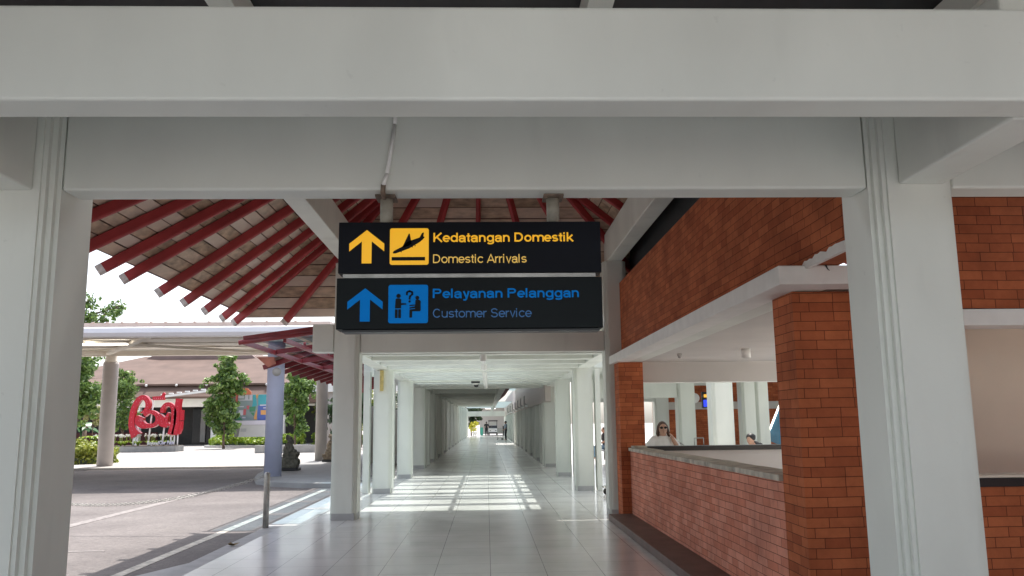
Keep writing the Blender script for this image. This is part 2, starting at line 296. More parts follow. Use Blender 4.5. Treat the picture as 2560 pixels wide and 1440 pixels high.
def glyph(c, w):
    """centre lines of a plain grotesque letter: cap height 1, x height .73, stroke w"""
    h = w / 2; X = .73; t = X - h; cx = .37; rx = .36 - h; ry = X / 2 + .012 - h; L_, Rr = h + .03, .71 - h
    O = arc(cx, X / 2, rx, ry, 0, 360, 28); nar = arc((L_ + Rr - .02) / 2, t - .24, (Rr - .02 - L_) / 2, .24 + .012, 180, 0)
    D = {'o': ([O], .78), 'e': ([arc(cx, X / 2, rx, ry, 0, 318, 24), [(cx - rx, X / 2), (cx + rx + h, X / 2)]], .76), 'c': ([arc(cx, X / 2, rx, ry, 38, 322, 22)], .71),
         'd': ([O, [(cx + rx, 1), (cx + rx, 0)]], .82), 'g': ([O, [(cx + rx, X), (cx + rx, -.04)] + arc(cx, -.05, rx, .235 - h, 0, -155, 12)], .82),
         'a': ([[(.06 + h, .50)] + arc(.34, t - .16, .25, .17, 165, 0, 12) + [(.59, .15), (.61, h * .6), (.68, h * .6)], arc(.30, .215, .245 - h * .3, .225 - h * .6, 20, 340, 20), [(.40, .405 - h * .1), (.59, .44)]], .76),
         't': ([[(.19, .93), (.19, .16)] + arc(.31, .13, .12, .13 - h * .9, 180, 275, 6), [(0, t), (.38, t)]], .43),
         'n': ([[(L_, 0), (L_, X)], [(L_, t - .24)] + nar + [(Rr - .02, 0)]], .78), 'u': ([[(Rr - .02, 0), (Rr - .02, X)], [(L_, X), (L_, .24 + h)] + arc((L_ + Rr - .02) / 2, h + .24, (Rr - .02 - L_) / 2, .252, 180, 360) ], .78),
         'm': ([[(L_, 0), (L_, X)], [(L_, t - .2)] + arc(L_ + .245, t - .2, .245, .21, 180, 0) + [(L_ + .49, 0)], [(L_ + .49, t - .2)] + arc(L_ + .735, t - .2, .245, .21, 180, 0) + [(L_ + .98, 0)]], 1.17),
         'i': ([[(L_, 0), (L_, X)], [(L_, .84), (L_, 1)]], .33), 'l': ([[(L_, 0), (L_, 1)]], .33), 'k': ([[(L_, 0), (L_, 1)], [(L_, .25), (.60, t + h)], [(.26, .42), (.66, 0)]], .72),
         's': ([arc(.33, X - .2, .27 - h * .6, .2 - h, 25, 180, 10) + arc(.33, X - .2, .27 - h * .6, .175, 180, 262, 6)[1:] + arc(.33, .2, .28 - h * .6, .165, 82, 0, 6) + arc(.33, .2, .28 - h * .6, .2 - h, 0, -158, 10)[1:]], .69),
         'r': ([[(L_, 0), (L_, X)], [(L_, t - .26)] + arc(L_ + .28, t - .26, .28, .26, 180, 82, 8)], .46), 'v': ([[(.03 + h, X), (.345, 0), (.66 - h, X)]], .69), 'y': ([[(.03 + h, X), (.345, .05)], [(.66 - h, X), (.345, -.12), (.27, -.22), (.06, -.25 + h * .3)]], .69),
         'A': ([[(h, 0), (.47, 1 - h * .5), (.94 - h, 0)], [(.2, .30), (.74, .30)]], .93), 'K': ([[(L_ + .03, 0), (L_ + .03, 1)], [(L_ + .03, .33), (.84, 1)], [(.36, .58), (.90, 0)]], .96),
         'D': ([[(.10, h), (.10, 1 - h), (.42, 1 - h)] + arc(.42, .5, .44 - h, .5 - h, 90, -90, 18) + [(.10, h)]], .98), 'P': ([[(.10, 0), (.10, 1 - h), (.50, 1 - h)] + arc(.50, .725, .275 - h * .6, .275 - h, 90, -90, 14) + [(.10, .45 + h)]], .90),
         'C': ([arc(.49, .5, .44 - h, .512 - h, 42, 318, 24)], .98), 'S': ([arc(.44, .735, .36 - h, .275 - h, 15, 180, 12) + arc(.44, .735, .36 - h, .24, 180, 258, 8)[1:] + arc(.44, .27, .38 - h, .235, 78, 0, 8) + arc(.44, .27, .38 - h, .282 - h, 0, -168, 14)[1:]], .91), ' ': ([], .36)}
    return D[c]
def lettering(body, x, z, cap, y, m, parent, w, width):
    tot = sum(glyph(c, w)[1] for c in body) - .05; sx = width / tot; mb = MB(); px = x; k = 0
    for c in body:
        strokes, adv = glyph(c, w)
        for st in strokes:
            k += 1; yf = y - .0022 - .00012 * (k % 5); Lf = []; Rt = []; n = len(st); closed = math.hypot(st[0][0] - st[-1][0], st[0][1] - st[-1][1]) < 1e-6
            for i in range(n):
                a = st[i - 1] if i else (st[-2] if closed else None); b = st[i + 1] if i < n - 1 else (st[1] if closed else None); p = st[i]; ds = []
                if a: l_ = math.hypot(p[0] - a[0], p[1] - a[1]) or 1; ds.append(((p[0] - a[0]) / l_, (p[1] - a[1]) / l_))
                if b: l_ = math.hypot(b[0] - p[0], b[1] - p[1]) or 1; ds.append(((b[0] - p[0]) / l_, (b[1] - p[1]) / l_))
                dx = sum(d[0] for d in ds); dy = sum(d[1] for d in ds); l_ = math.hypot(dx, dy) or 1; dx /= l_; dy /= l_; ml = 1 / max(.55, dx * ds[0][0] + dy * ds[0][1])
                Lf.append((p[0] - dy * w / 2 * ml, p[1] + dx * w / 2 * ml)); Rt.append((p[0] + dy * w / 2 * ml, p[1] - dx * w / 2 * ml))
            T = lambda q, yy: mb.bm.verts.new((px + q[0] * sx, yy, z + q[1] * cap))
            A = [T(q, yf) for q in Lf]; B = [T(q, yf) for q in Rt]; C_ = [T(q, y + .001) for q in Lf]; E_ = [T(q, y + .001) for q in Rt]
            for i in range(n - 1):
                for f in ((A[i], A[i + 1], B[i + 1], B[i]), (A[i], C_[i], C_[i + 1], A[i + 1]), (B[i], B[i + 1], E_[i + 1], E_[i])): mb.bm.faces.new(f)
            mb.bm.faces.new((A[0], B[0], E_[0], C_[0])); mb.bm.faces.new((A[-1], C_[-1], E_[-1], B[-1]))
        px += adv * sx
    return mb.done('lettering', m, parent)
def ordinal(n): return ['first', 'second', 'third', 'fourth', 'fifth', 'sixth', 'seventh', 'eighth', 'ninth', 'tenth', 'eleventh', 'twelfth', 'thirteenth', 'fourteenth', 'fifteenth', 'sixteenth', 'seventeenth', 'eighteenth'][n - 1]

# ------------------------------------------------------------------ ground
struct(MB().box(-400, 400, -60, 600, -0.6, -0.14).done('ground', PLAZA))
struct(MB().box(-60, -3.55, -20, 34.2, -0.139, -0.10).done('road', ROAD))
struct(MB().box(-60, -3.0, 34.2, 130, -0.138, -0.02).done('plaza_pavement', PLAZA))
struct(MB().box(-3.3, 14, -12, 108, -0.3, 0.0).done('walkway_floor', FLOOR))
struct(MB().box(-3.55, -3.30, -12, 108, -0.3, -0.004).done('kerb', KERBM, bevel=0.012))
struct(MB().prism([(-3.56, 11.2), (-3.75, 10.9), (-4.35, 9.2), (-4.9, 7.0), (-4.9, 5), (-3.56, 5)], -0.12, -0.094).done('light_apron', KERBM))
# raised walk beyond the road with a curved kerb, carrying the lavender column and the statues
pts = [(-3.56, 22.9), (-5.0, 23.2), (-6.0, 23.9), (-6.7, 24.9), (-7.1, 26.2), (-7.5, 28), (-7.8, 30), (-8.0, 45), (-3.56, 45)]
struct(MB().prism(pts, -0.137, 0.03).done('side_pavement', mat('grey_pavement', (0.33, 0.33, 0.33), 0.7, 0.12, 2)))
mb = MB()
mb.box(-4.34, -4.20, -20, 22.5, -0.099, -0.095)
struct(mb.done('road_edge_line', LINE))
mb = MB(); mb.box(-7.38, -7.16, -20, 24, -0.099, -0.094); mb.box(-16, -5.3, 12.05, 12.13, -0.099, -0.0945)
struct(mb.done('faded_road_line', LINE2))
# dark expansion joints across the corridor floor
mb = MB()
for y in (19.82, 25.14, 30.46, 35.78, 41.1): mb.box(-2.22, 2.08, y - .015, y + .02, -0.01, 0.0015)
struct(mb.done('floor_joint', SKIRT))
# ------------------------------------------------------------------ columns and portal frames
def col_poly(x0, x1, y0, y1, a=0.075, b=0.045, c=0.022, d=0.05):
    P = []
    for (cx, cy, sx, sy, rev) in ((x0, y0, 1, 1, 0), (x1, y0, -1, 1, 1), (x1, y1, 0, 0, 0), (x0, y1, 0, 0, 0)):
        if not sx: P.append((cx, cy)); continue
        k = [(cx, cy + sy * a), (cx + sx * c, cy + sy * a), (cx + sx * c, cy + sy * b), (cx + sx * d, cy + sy * b), (cx + sx * d, cy + sy * 0.014), (cx + sx * (d + 0.022), cy + sy * 0.014), (cx + sx * (d + 0.022), cy)]
        P += k[::-1] if rev else k
    return P
def column(parent, x0, x1, y0, y1, z1, skirt=True):
    m = MB(); m.prism(col_poly(x0, x1, y0, y1), 0.0, z1); o = m.done('column', WHITE, parent)
    if skirt:
        MB().box(x0 + 0.03, x1 - 0.03, y0 - 0.004, y1 + 0.004, 0.0, 0.11).box(x0 - 0.004, x1 + 0.004, y0 + 0.08, y1 - 0.08, 0.0, 0.11).done('skirting', SKIRT, o)
    return o
ZB = 2.82
# near portal
near = thing('concrete_frame', 'white concrete portal nearest the camera with thick columns at both sides of the picture', 'portal frame', (0, 4.2, 0))
near.location = (0, 0, 0)
column(near, -2.62, -2.215, 4.2, 4.62, 3.5); column(near, 2.06, 2.515, 4.2, 4.60, 3.5)
MB().box(-2.21, 2.055, 4.27, 4.46, ZB, 3.45).done('cross_beam', WHITE, near, bevel=0.014)
MB().box(2.52, 9, 4.27, 4.46, ZB, 3.45).done('cross_beam', WHITE, near, bevel=0.014)
MB().box(-8, -2.625, 4.27, 4.46, ZB, 3.45).done('cross_beam', WHITE, near, bevel=0.014)
MB().box(2.19, 2.43, 3.23, 4.197, ZB, 3.4).done('side_beam', WHITE, near, bevel=0.012)
MB().box(-2.70, -2.32, 3.23, 4.197, ZB - 0.02, 3.4).done('side_beam', WHITE, near, bevel=0.012)
fb = thing('overhead_beam', 'wide white concrete beam spanning the top of the picture in front of the near portal', 'beam')
MB().box(-8, 2.50, 3.03, 3.22, ZB, 3.205).done('beam_span', WHITE, fb, bevel=0.012)
MB().box(2.503, 9, 3.02, 3.225, ZB, 3.3).done('beam_end', WHITE, fb, bevel=0.012)
rf = thing('near_roof', 'dark metal roof deck with pale rafters just above the wide overhead beam', 'roof')
MB().box(-8, 9, -0.9, 4.9, 3.72, 3.78).done('roof_deck', DARKMETAL_SHADE, rf)
for x in (-1.23, 0.55, -3.0, 2.4):
    MB().bar((x, -0.9, 3.62), (x, 4.6, 3.62), 0.12, 0.16).done('rafter', WHITE, rf)
# corridor portals
PY = [14.5 + 5.32 * k for k in range(17)]
for k, y in enumerate(PY):
    lab = {0: 'white portal frame straight behind the hanging sign, its beam in brown shade', 1: 'white portal frame second down the corridor, first one in the sunlit glazed bay', 2: 'white portal frame third down the corridor, beside the far end of the sun stripes'}.get(k, 'white portal frame %s down the shaded far corridor' % ordinal(k + 1))
    t = thing('portal_frame', lab, 'portal frame', (0, y, 0), 0, 'white portal frames along the corridor')
    dep = 0.45
    if k == 0:
        for sx in (-1, 1):
            x0, x1 = (-2.66, -2.215) if sx < 0 else (2.09, 2.50)
            column(t, x0, x1, 0, dep, 4.42)
        MB().box(-2.205, 2.085, 0.09, 0.30, ZB, 3.18).done('cross_beam', WHITE, t, bevel=0.012)
        MB().box(-3.03, -2.665, 0.05, 0.34, ZB + 0.02, 3.33).done('beam_stub', WHITE, t, bevel=0.012)
        MB().box(2.505, 2.62, 0.09, 0.30, ZB, 3.18).done('beam_stub', WHITE, t)
    else:
        xr = 2.5 if k < 4 else 2.5
        column(t, -2.67, -2.225, 0, dep, ZB + 0.3); column(t, 2.08, 2.52, 0, dep, ZB + 0.3 if k < 3 else 2.30)
        MB().box(-2.90, -2.75, 0.02, 0.30, 0, ZB).done('fin', WHITE, t, bevel=0.008)
        MB().box(2.58, 2.70, 0.02, 0.30, 0, ZB if k < 3 else 2.30).done('fin', WHITE, t, bevel=0.008)
        if k < 4: MB().box(-2.22, 2.075, 0.12, 0.33, ZB, 3.18).done('cross_beam', WHITE, t, bevel=0.012)
        elif k < 11: MB().box(-2.22, 0.42, 0.12, 0.33, ZB + 0.02, 3.18).done('cross_beam', WHITE, t, bevel=0.012)
        if k >= 3:
            MB().box(-2.66, -2.24, 1.0, 1.4, 0, ZB).done('column', WHITE, t)
            MB().box(-2.66, -2.24, 2.6, 3.0, 0, ZB).done('column', WHITE, t)
            MB().box(2.1, 2.5, 1.3, 1.7, 0, 2.30).done('column', WHITE, t)
            MB().box(2.1, 2.5, 2.9, 3.3, 0, 2.30).done('column', WHITE, t)
sky_r = thing('skylight_roof', 'louvred skylight of white slats and glass over the bright corridor bays', 'skylight')
MB().box(-2.62, -2.30, 14.96, 30.4, ZB + 0.04, 3.17).done('side_beam', WHITE, sky_r, bevel=0.012)
MB().box(2.16, 2.48, 14.96, 30.4, ZB + 0.04, 3.17).done('side_beam', WHITE, sky_r, bevel=0.012)
for k in range(11):
    y = 15.55 + 1.33 * k
    if min(abs(y - p - .22) for p in PY) < 0.33: continue
    MB().box(-2.29, 2.15, y - 0.16, y + 0.16, ZB + 0.03, 3.19).done('slat', WHITE, sky_r)
for x in (-0.62, 0.83): MB().box(x - 0.045, x + 0.045, 14.9, 30.4, 3.20, 3.27).done('glazing_bar', WHITE, sky_r)
MB().box(-3.0, 1.07, 17.0, 27.7, 3.272, 3.28).done('glass_pane', GLASSC, sky_r)
MB().box(-3.0, 2.62, 15.5, 17.0, 3.275, 3.33).box(1.07, 2.62, 17.0, 27.7, 3.275, 3.33).box(-3.0, 2.62, 27.7, 31, 3.275, 3.33).done('sun_block_cover', WHITE, sky_r)  # unseen opaque cover, shaped to bound the sun patch on the floor
MB().box(-3.0, 1.2, 15.05, 15.499, 3.275, 3.33).box(1.2, 2.62, 15.05, 15.36, 3.275, 3.33).done('sun_block_cover', WHITE, sky_r)  # notched so a thin streak of sun reaches the floor
fr = thing('corridor_roof', 'flat roof with dark red lining over the far shaded corridor', 'roof')
MB().box(-3.2, 0.75, 31.0, 67, 3.2, 3.3).done('roof_slab', WHITE, fr)
MB().box(0.47, 0.72, 30.7, 100, 2.86, 3.19).done('long_beam', WHITE, fr)
MB().prism([(0.755, 3.05), (1.36, 3.55), (1.36, 3.65), (0.755, 3.15)], 30.6, 62, 'y').done('red_lining', mat('dark_red_lining', (0.11, 0.015, 0.018), 0.6, 0.2), fr)
MB().box(-3.2, 3.2, 96, 96.3, 2.3, 2.86).done('end_beam', WHITE, fr)
MB().box(-2.66, -2.3, 31, 100, ZB, 3.19).done('edge_beam', WHITE, fr)
FROST = bpy.data.materials.new('frosted_glass'); N_, L2_, P_ = nodes(FROST); N_.remove(P_); t_ = N_.new('ShaderNodeBsdfTranslucent'); t_.inputs[0].default_value = (.42, .47, .47, 1); L2_.new(t_.outputs[0], N_['Material Output'].inputs[0])
MB().box(1.37, 2.09, 31, 62, 3.9, 3.92).done('frosted_pane', FROST, fr)  # strip added to pass soft light onto the header wall
MB().box(-2.2, 2.05, 67.1, 95.5, 3.22, 3.24).done('frosted_pane', FROST, fr)
MB().box(-0.7, 3.2, 98.2, 113.8, 3.7, 3.8).done('end_roof', WHITE, fr)
hw = thing('header_wall', 'pale wall band above the right hand columns of the far corridor carrying the lamps', 'wall')
MB().box(2.1, 2.3, 30.0, 100, 2.31, 4.02).done('wall_panel', mat('pinkish_plaster', (0.62, 0.56, 0.52), 0.8, 0.05), hw)
MB().box(2.301, 2.6, 30.95, 100, 2.31, 4.4).done('wall_back', WHITE, hw)
lw = thing('light_block_wall', 'added pale wall holding back light outside the left columns of the far corridor', 'wall'); MB().box(-4.8, -4.6, 33, 95, 0, 2.3).done('wall_panel', GREYP, lw)  # added to limit and soften the daylight entering from the left
rw = thing('light_block_wall', 'added pale wall holding back light behind the right columns of the far corridor', 'wall'); MB().box(2.75, 2.95, 31.5, 95, 0, 4.4).done('wall_panel', GREYP, rw)  # added to dim the far corridor from the right
# ------------------------------------------------------------------ brick building on the right
bb = thing('brick_building', 'red brick building with white ledges and a wide opening right of the corridor', 'building')
MB().box(1.98, 2.42, 5.2, 13.94, 0.0, 0.10).done('base_step', STONE, bb, bevel=0.006)
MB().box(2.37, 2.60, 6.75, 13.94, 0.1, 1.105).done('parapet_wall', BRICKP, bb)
cp = MB()
random.seed(3)
yy = 6.752
while yy < 13.7:
    L_ = random.uniform(.5, .95); y2 = min(13.93, yy + L_); w = random.uniform(-.006, .006)
    cp.box(2.335 + w, 2.64, yy, y2, 1.107, 1.158 + w * .6); yy = y2 + 0.003
cp.box(2.37, 2.58, 13.55, 13.86, 1.165, 1.195)
cp.done('parapet_cap', CAPST, bb, bevel=0.006)
MB().box(2.37, 3.3, 6.3, 6.745, 0.0, 2.573).done('brick_pier', BRICK, bb)
MB().box(2.22, 2.63, 13.95, 14.42, 0.0, 2.573).done('brick_pier', BRICK, bb)
# upper band wall
MB().box(2.37, 2.62, 5.25, 15.9, 2.722, 4.02).done('upper_wall', BRICK, bb)
MB().box(3.0, 9.0, 6.2, 6.45, 2.42, 4.3).done('upper_wall', BRICK, bb)
# ledge (slab edge) with slightly ragged top
lm = MB(); lm.prism([(2.15, 5.95), (3.12, 5.95), (3.12, 6.21), (2.40, 6.21), (2.40, 14.9), (2.15, 14.9)], 2.575, 2.716)
lm.done('ledge', WHITE2, bb, bevel=0.008)
MB().prism([(2.50, 2.718), (2.510, 2.718), (2.520, 2.69), (2.532, 2.675), (2.515, 2.685), (2.506, 2.70)], 5.944, 5.952, 'y').done('crack', BLACK, bb)
rg = MB(); random.seed(5); pr = []; y = 5.26
while y < 14.85:
    zt = 2.722 + (random.random() ** 3) * .022 if y > 5.98 else 2.742 + random.uniform(-.006, .02); pr.append((y, zt)); y += random.uniform(.03, .16) if y > 5.98 else .05
rg.prism([(5.26, 2.69), (14.85, 2.69)] + pr[::-1], 2.352, 2.385, 'x')
rg.done('plaster_residue', WHITE2, bb)
MB().box(2.62, 6.2, 6.46, 14.44, 2.60, 2.72).done('ceiling', GREYP, bb)
MB().box(2.40, 2.95, 5.26, 6.19, 2.79, 2.83).done('near_soffit', GREYP, bb)
MB().box(2.4, 2.619, 6.22, 14.9, 2.58, 2.715).done('soffit', WHITE, bb)
MB().box(3.63, 9.0, 6.17, 6.45, 2.285, 2.412).done('ledge', WHITE2, bb, bevel=0.006)
MB().box(3.63, 9.0, 6.2, 6.42, 0.0, 1.085).done('front_wall', BRICK, bb)
MB().box(3.63, 9.0, 6.17, 6.46, 1.088, 1.15).done('black_sill', BLACK, bb)
MB().box(3.63, 9.0, 6.18, 6.44, 1.153, 1.17).done('sill_strip', BEIGE, bb)
MB().box(3.75, 9.0, 7.4, 7.5, 0, 2.59).done('inner_wall', BEIGE, bb)
MB().box(4.30, 4.325, 7.37, 7.399, 1.83, 1.89).box(4.275, 4.30, 7.38, 7.399, 1.85, 1.87).done('wall_switch', GREYP, bb)
MB().box(2.635, 9.0, 14.45, 14.65, 0.0, 1.083).done('back_wall', GREYP, bb)
MB().box(2.635, 9.0, 14.40, 14.68, 1.085, 1.164).done('black_sill', BLACK, bb)
MB().box(2.635, 9.0, 14.45, 14.66, 2.262, 2.60).done('lintel', GREYP, bb)
MB().box(2.635, 9.0, 14.44, 14.67, 2.25, 2.26).done('lintel_edge', WHITE2, bb)
MB().box(8.0, 8.2, -6, 6.1, 0, 3.2).done('light_block_wall', BRICK, bb)  # unseen wall, added to block light from the right
MB().tube((2.362, 15.0, 2.72), (2.362, 15.0, 4.0), 0.012, n=8).done('conduit', mat('orange_conduit', (0.6, 0.3, 0.14), 0.6), bb)
dl = thing('ceiling_lamp', 'short white cylinder lamp under the brick building ceiling', 'lamp', (3.72, 11.8, 2.6))
MB().tube((0, 0, 0), (0, 0, -0.13), 0.065, n=18).done('lamp_body', WHITE2, dl)
MB().tube((0, 0, -0.131), (0, 0, -0.136), 0.05, n=18).done('lens', STEEL, dl)
sc = thing('security_camera', 'tiny grey dome under the sloping edge of the white ceiling', 'camera', (2.95, 12.6, 2.6))
MB().tube((0, 0, 0), (0, 0, -.03), .04, n=14).ball((0, 0, -.035), .035, 12).done('dome', GREYC, sc)
# ------------------------------------------------------------------ pavilion roof (wood planks, red rafters)
pv = thing('pavilion_roof', 'hipped roof with wooden plank underside and fanned red rafters above the corridor', 'roof')
XE, ZE, YB, YF, XA, ZA = 4.67, 3.45, 15.4, 4.95, -0.1, 6.9
def axisY(ye): return 12.1 + (ye - 9.98) * (1.9 / 5.42) if ye > 9.98 else 12.1 + (ye - 9.98) * 0.35
random.seed(11)
ends = [5.0, 5.85, 6.7, 7.55, 8.4, 9.18, 9.98, 10.64, 11.8, 12.8, 13.76, 14.7, 15.4]
def rline(ye, side=-1, yb=False):
    return Vector((side * XE + (0 if side < 0 else 0.0), ye, ZE)), Vector((XA, axisY(ye), ZA))
planks = MB()
def bay(pa, qa, pb, qb, step, total, st=.03):
    n = int(total / step)
    for i in range(n):
        t0 = max(st, i / n); t1 = (i + 0.915) / n
        if t1 <= st + .005: continue
        a0 = pa.lerp(qa, t0); a1 = pa.lerp(qa, t1); b0 = pb.lerp(qb, t0); b1 = pb.lerp(qb, t1)
        j = Vector((0, 0, .085 + random.uniform(-.004, .004)))
        planks.quad(a0 + j, b0 + j, b1 + j, a1 + j)
for side in (-1, 1):
    for ya, yb in zip(ends[:-1], ends[1:]):
        pa, qa = rline(ya, side); pb, qb = rline(yb, side); bay(pa, qa, pb, qb, 0.2, (qa - pa).length)
bx = [-4.67, -3.74, -2.6, -1.38, -0.16, 1.06, 2.3, 3.5, 4.67]
ap = lambda x: Vector((XA + (x - XA) * 0.12, 14.0, ZA))
for xa, xb in zip(bx[:-1], bx[1:]):
    pa = Vector((xa, YB, ZE)); pb = Vector((xb, YB, ZE)); bay(pa, ap(xa) if abs(xa) < 4.6 else rline(15.4, -1 if xa < 0 else 1)[1], pb, ap(xb) if abs(xb) < 4.6 else rline(15.4, -1 if xb < 0 else 1)[1], 0.2, 3.7, .008)
planks.done('plank_ceiling', WOOD, pv)
tl = MB(); up = Vector((0, 0, 0.13))
for side in (-1, 1):
    a, qa = rline(ends[0], side); b, qb = rline(15.4, side); a = a.lerp(qa, .022); b = b.lerp(qb, .022)
    o = Vector((0, 0, 0))
    tl.quad(a + up + o, b + up + o, qb + up, qa + up)
    tl.quad(a + up + o, b + up + o, b + up * 3 + o, a + up * 1.6 + o)
    tl.quad(a + up * 1.6 + o, b + up * 1.6 + o, qb + up * 1.6, qa + up * 1.6)
a = Vector((-XE + .1, YB, ZE + .16)); b = Vector((XE - .1, YB, ZE + .16)); q1 = Vector((XA, 14.05, ZA + .13))
tl.poly([a, b, q1]); tl.poly([a + up * .6, b + up * .6, q1 + up * .6]); tl.quad(a, b, b + up * .6, a + up * .6)
fa, fq = rline(ends[0], -1); fb_, _ = rline(ends[0], 1)
tl.poly([fa, fb_, fq])
tl.done('roof_tiles', TILEROOF, pv)
def rafter(p, q, over=0.0, drop=0.0, w=0.085, h=0.13):
    d = (q - p).normalized(); a = p - d * over + Vector((0, 0, -drop)); b = q + Vector((0, 0, -drop))
    mb = MB(); r_ = d.cross(Vector((0, 0, 1))).normalized(); u_ = r_.cross(d); k = .03; pr = [(-w / 2 + k, -h / 2), (w / 2 - k, -h / 2), (w / 2 - k * .3, -h / 2 + k * .3), (w / 2, -h / 2 + k), (w / 2, h / 2), (-w / 2, h / 2), (-w / 2, -h / 2 + k), (-w / 2 + k * .3, -h / 2 + k * .3)]
    A = [mb.bm.verts.new(a + r_ * x + u_ * y) for x, y in pr]; B = [mb.bm.verts.new(b + r_ * x + u_ * y) for x, y in pr]; A2 = [mb.bm.verts.new(a + d * .075 + r_ * x + u_ * y) for x, y in pr]
    mb.bm.faces.new(A).material_index = 1; mb.bm.faces.new(B[::-1])
    for i in range(8): mb.bm.faces.new((A[i], A2[i], A2[(i + 1) % 8], A[(i + 1) % 8])).material_index = 1; mb.bm.faces.new((A2[i], B[i], B[(i + 1) % 8], A2[(i + 1) % 8]))
    mb.done('rafter', [REDR, CUT], pv)
for ye in ends:
    rafter(*rline(ye, -1))
for ye in (8.55, 9.98, 11.8, 13.76, 15.4):
    rafter(*rline(ye, 1))
for x in bx[1:-1]:
    p = Vector((x, YB, ZE)); rafter(p, ap(x))
MB().box(2.66, 2.70, 5.3, 15.2, 3.9, 4.88).done('shade_sheet', DARKMETAL_SHADE, pv)  # black sheet standing in for the unlit void under the right slope
MB().box(-2.56, -2.28, 4.7, 14.9, 4.42, 4.92).done('wall_beam', WHITE, pv, bevel=0.012)
MB().box(2.17, 2.43, 4.7, 14.9, 4.42, 4.96).done('wall_beam', WHITE, pv, bevel=0.012)

# ------------------------------------------------------------------ hanging sign
SY = 4.36
sg = thing('hanging_sign', 'dark two panel sign with yellow and blue directions hanging under the near beam', 'sign')
MB().box(-0.80, 0.632, SY, SY + 0.14, 2.405, 2.688).done('upper_panel', SIGNBLK, sg, bevel=0.003)
MB().box(-0.805, 0.632, SY, SY + 0.14, 2.10, 2.378).done('lower_panel', SIGNBLK2, sg, bevel=0.003)
MB().box(-0.775, 0.60, SY + 0.012, SY + 0.12, 2.381, 2.402).done('spacer_rail', STEEL, sg)
MB().box(-0.775, 0.615, SY + 0.02, SY + 0.125, 2.086, 2.097).done('bottom_rail', BLACK, sg)
for x in (-0.55, 0.378):
    t = MB(); t.tube((x, SY + .07, 2.685), (x, SY + .07, 2.838), 0.036, n=18); t.done('hanger_tube', OLDPIPE, sg)
    pl = MB(); pl.box(x - .055, x + .055, SY - .01, SY + .13, 2.832, 2.843); pl.tube((x - .042, SY + .005, 2.824), (x - .042, SY + .005, 2.832), .012, n=6); pl.tube((x + .042, SY + .005, 2.824), (x + .042, SY + .005, 2.832), .012, n=6)
    pl.done('mounting_plate', RUST, sg)
fy = SY - 0.0015
# panel layout: scale metres per target pixel
PX = lambda px: -0.80 + (px - 848) * (1.432 / 652.0)
def up_z(py): return 2.688 - (py - 555) * (0.283 / 127.0)
def lo_z(py): return 2.378 - (py - 695) * (0.278 / 128.0)
def flat(name, poly, m, d=0.003):
    MB().prism([(PX(a), zf(b)) for a, b in poly], fy - d, fy + 0.001, 'y').done(name, m, sg)
def rrect(x0, x1, z0, z1, r=0.012, n=5):
    P = []
    for cx, cz, a0 in ((x1 - r, z1 - r, 0), (x0 + r, z1 - r, 90), (x0 + r, z0 + r, 180), (x1 - r, z0 + r, 270)):
        for i in range(n + 1): a = R(a0 + 90 * i / n); P.append((cx + r * math.cos(a), cz + r * math.sin(a)))
    return P
zf = up_z
arrow = [(918, 575), (961, 609), (961, 628), (930, 603), (930, 658), (906, 658), (906, 603), (875, 628), (875, 609)]
flat('arrow', arrow, YEL)
MB().prism(rrect(PX(975), PX(1071), up_z(662), up_z(571)), fy - .003, fy + .001, 'y').done('pictogram_plate', YEL, sg)
pic = MB(); d0, d1 = fy - .0055, fy - .002
def PP(poly): pic.prism([(PX(a), zf(b)) for a, b in poly], d0, d1, 'y')
Z7 = lambda x, y: (820 + x / 3.459, 460 + y / 3.459)
PP([Z7(*p) for p in [(563, 590), (575, 578), (640, 545), (690, 500), (790, 465), (812, 425), (828, 422), (822, 455), (834, 462), (815, 485), (790, 505), (700, 560), (640, 582), (585, 602), (565, 602)]])
PP([Z7(*p) for p in [(640, 556), (697, 432), (706, 432), (722, 520), (690, 540)]])
PP([Z7(*p) for p in [(553, 633), (838, 633), (838, 663), (553, 663)]])
for c in ((634, 588), (728, 546), (752, 536)):
    PP([Z7(c[0] + 5 * math.cos(k * .785), c[1] + 5 * math.sin(k * .785)) for k in range(8)])
pic.done('pictogram', SIGNBLK, sg)
lettering('Kedatangan Domestik', PX(1081), up_z(605.5), .0505, fy, YEL, sg, .16, PX(1431) - PX(1081))
lettering('Domestic Arrivals', PX(1081), up_z(658), .0475, fy, YEL2, sg, .115, PX(1314) - PX(1081))
zf = lo_z
flat('arrow', [(a - 2, b + 146) for a, b in arrow], BLU)
MB().prism(rrect(PX(973), PX(1070), lo_z(809), lo_z(713)), fy - .003, fy + .001, 'y').done('pictogram_plate', BLU, sg)
pic = MB()
def circ(cx, cy, r, n=14): return [Z7(cx + r * math.cos(2 * math.pi * k / n), cy + r * math.sin(2 * math.pi * k / n)) for k in range(n)]
PP(circ(615, 972, 19)); PP(circ(774, 988, 17))
PP([Z7(*p) for p in [(590, 1000), (600, 993), (628, 993), (638, 1003), (638, 1034), (682, 1037), (682, 1047), (638, 1052), (638, 1080), (586, 1080)]])
PP([Z7(*p) for p in [(586, 1087), (609, 1087), (609, 1163), (586, 1163)]]); PP([Z7(*p) for p in [(614, 1087), (637, 1087), (637, 1163), (614, 1163)]])
PP([Z7(*p) for p in [(757, 1012), (766, 1005), (790, 1005), (803, 1018), (803, 1098), (795, 1106), (733, 1106), (730, 1160), (708, 1160), (708, 1090), (758, 1084), (754, 1078), (708, 1083), (708, 1073), (754, 1062), (756, 1056), (708, 1061), (708, 1051), (757, 1047)]])
qm = [(685, 962), (686, 940), (708, 930), (730, 940), (732, 958), (712, 975), (708, 1000)]
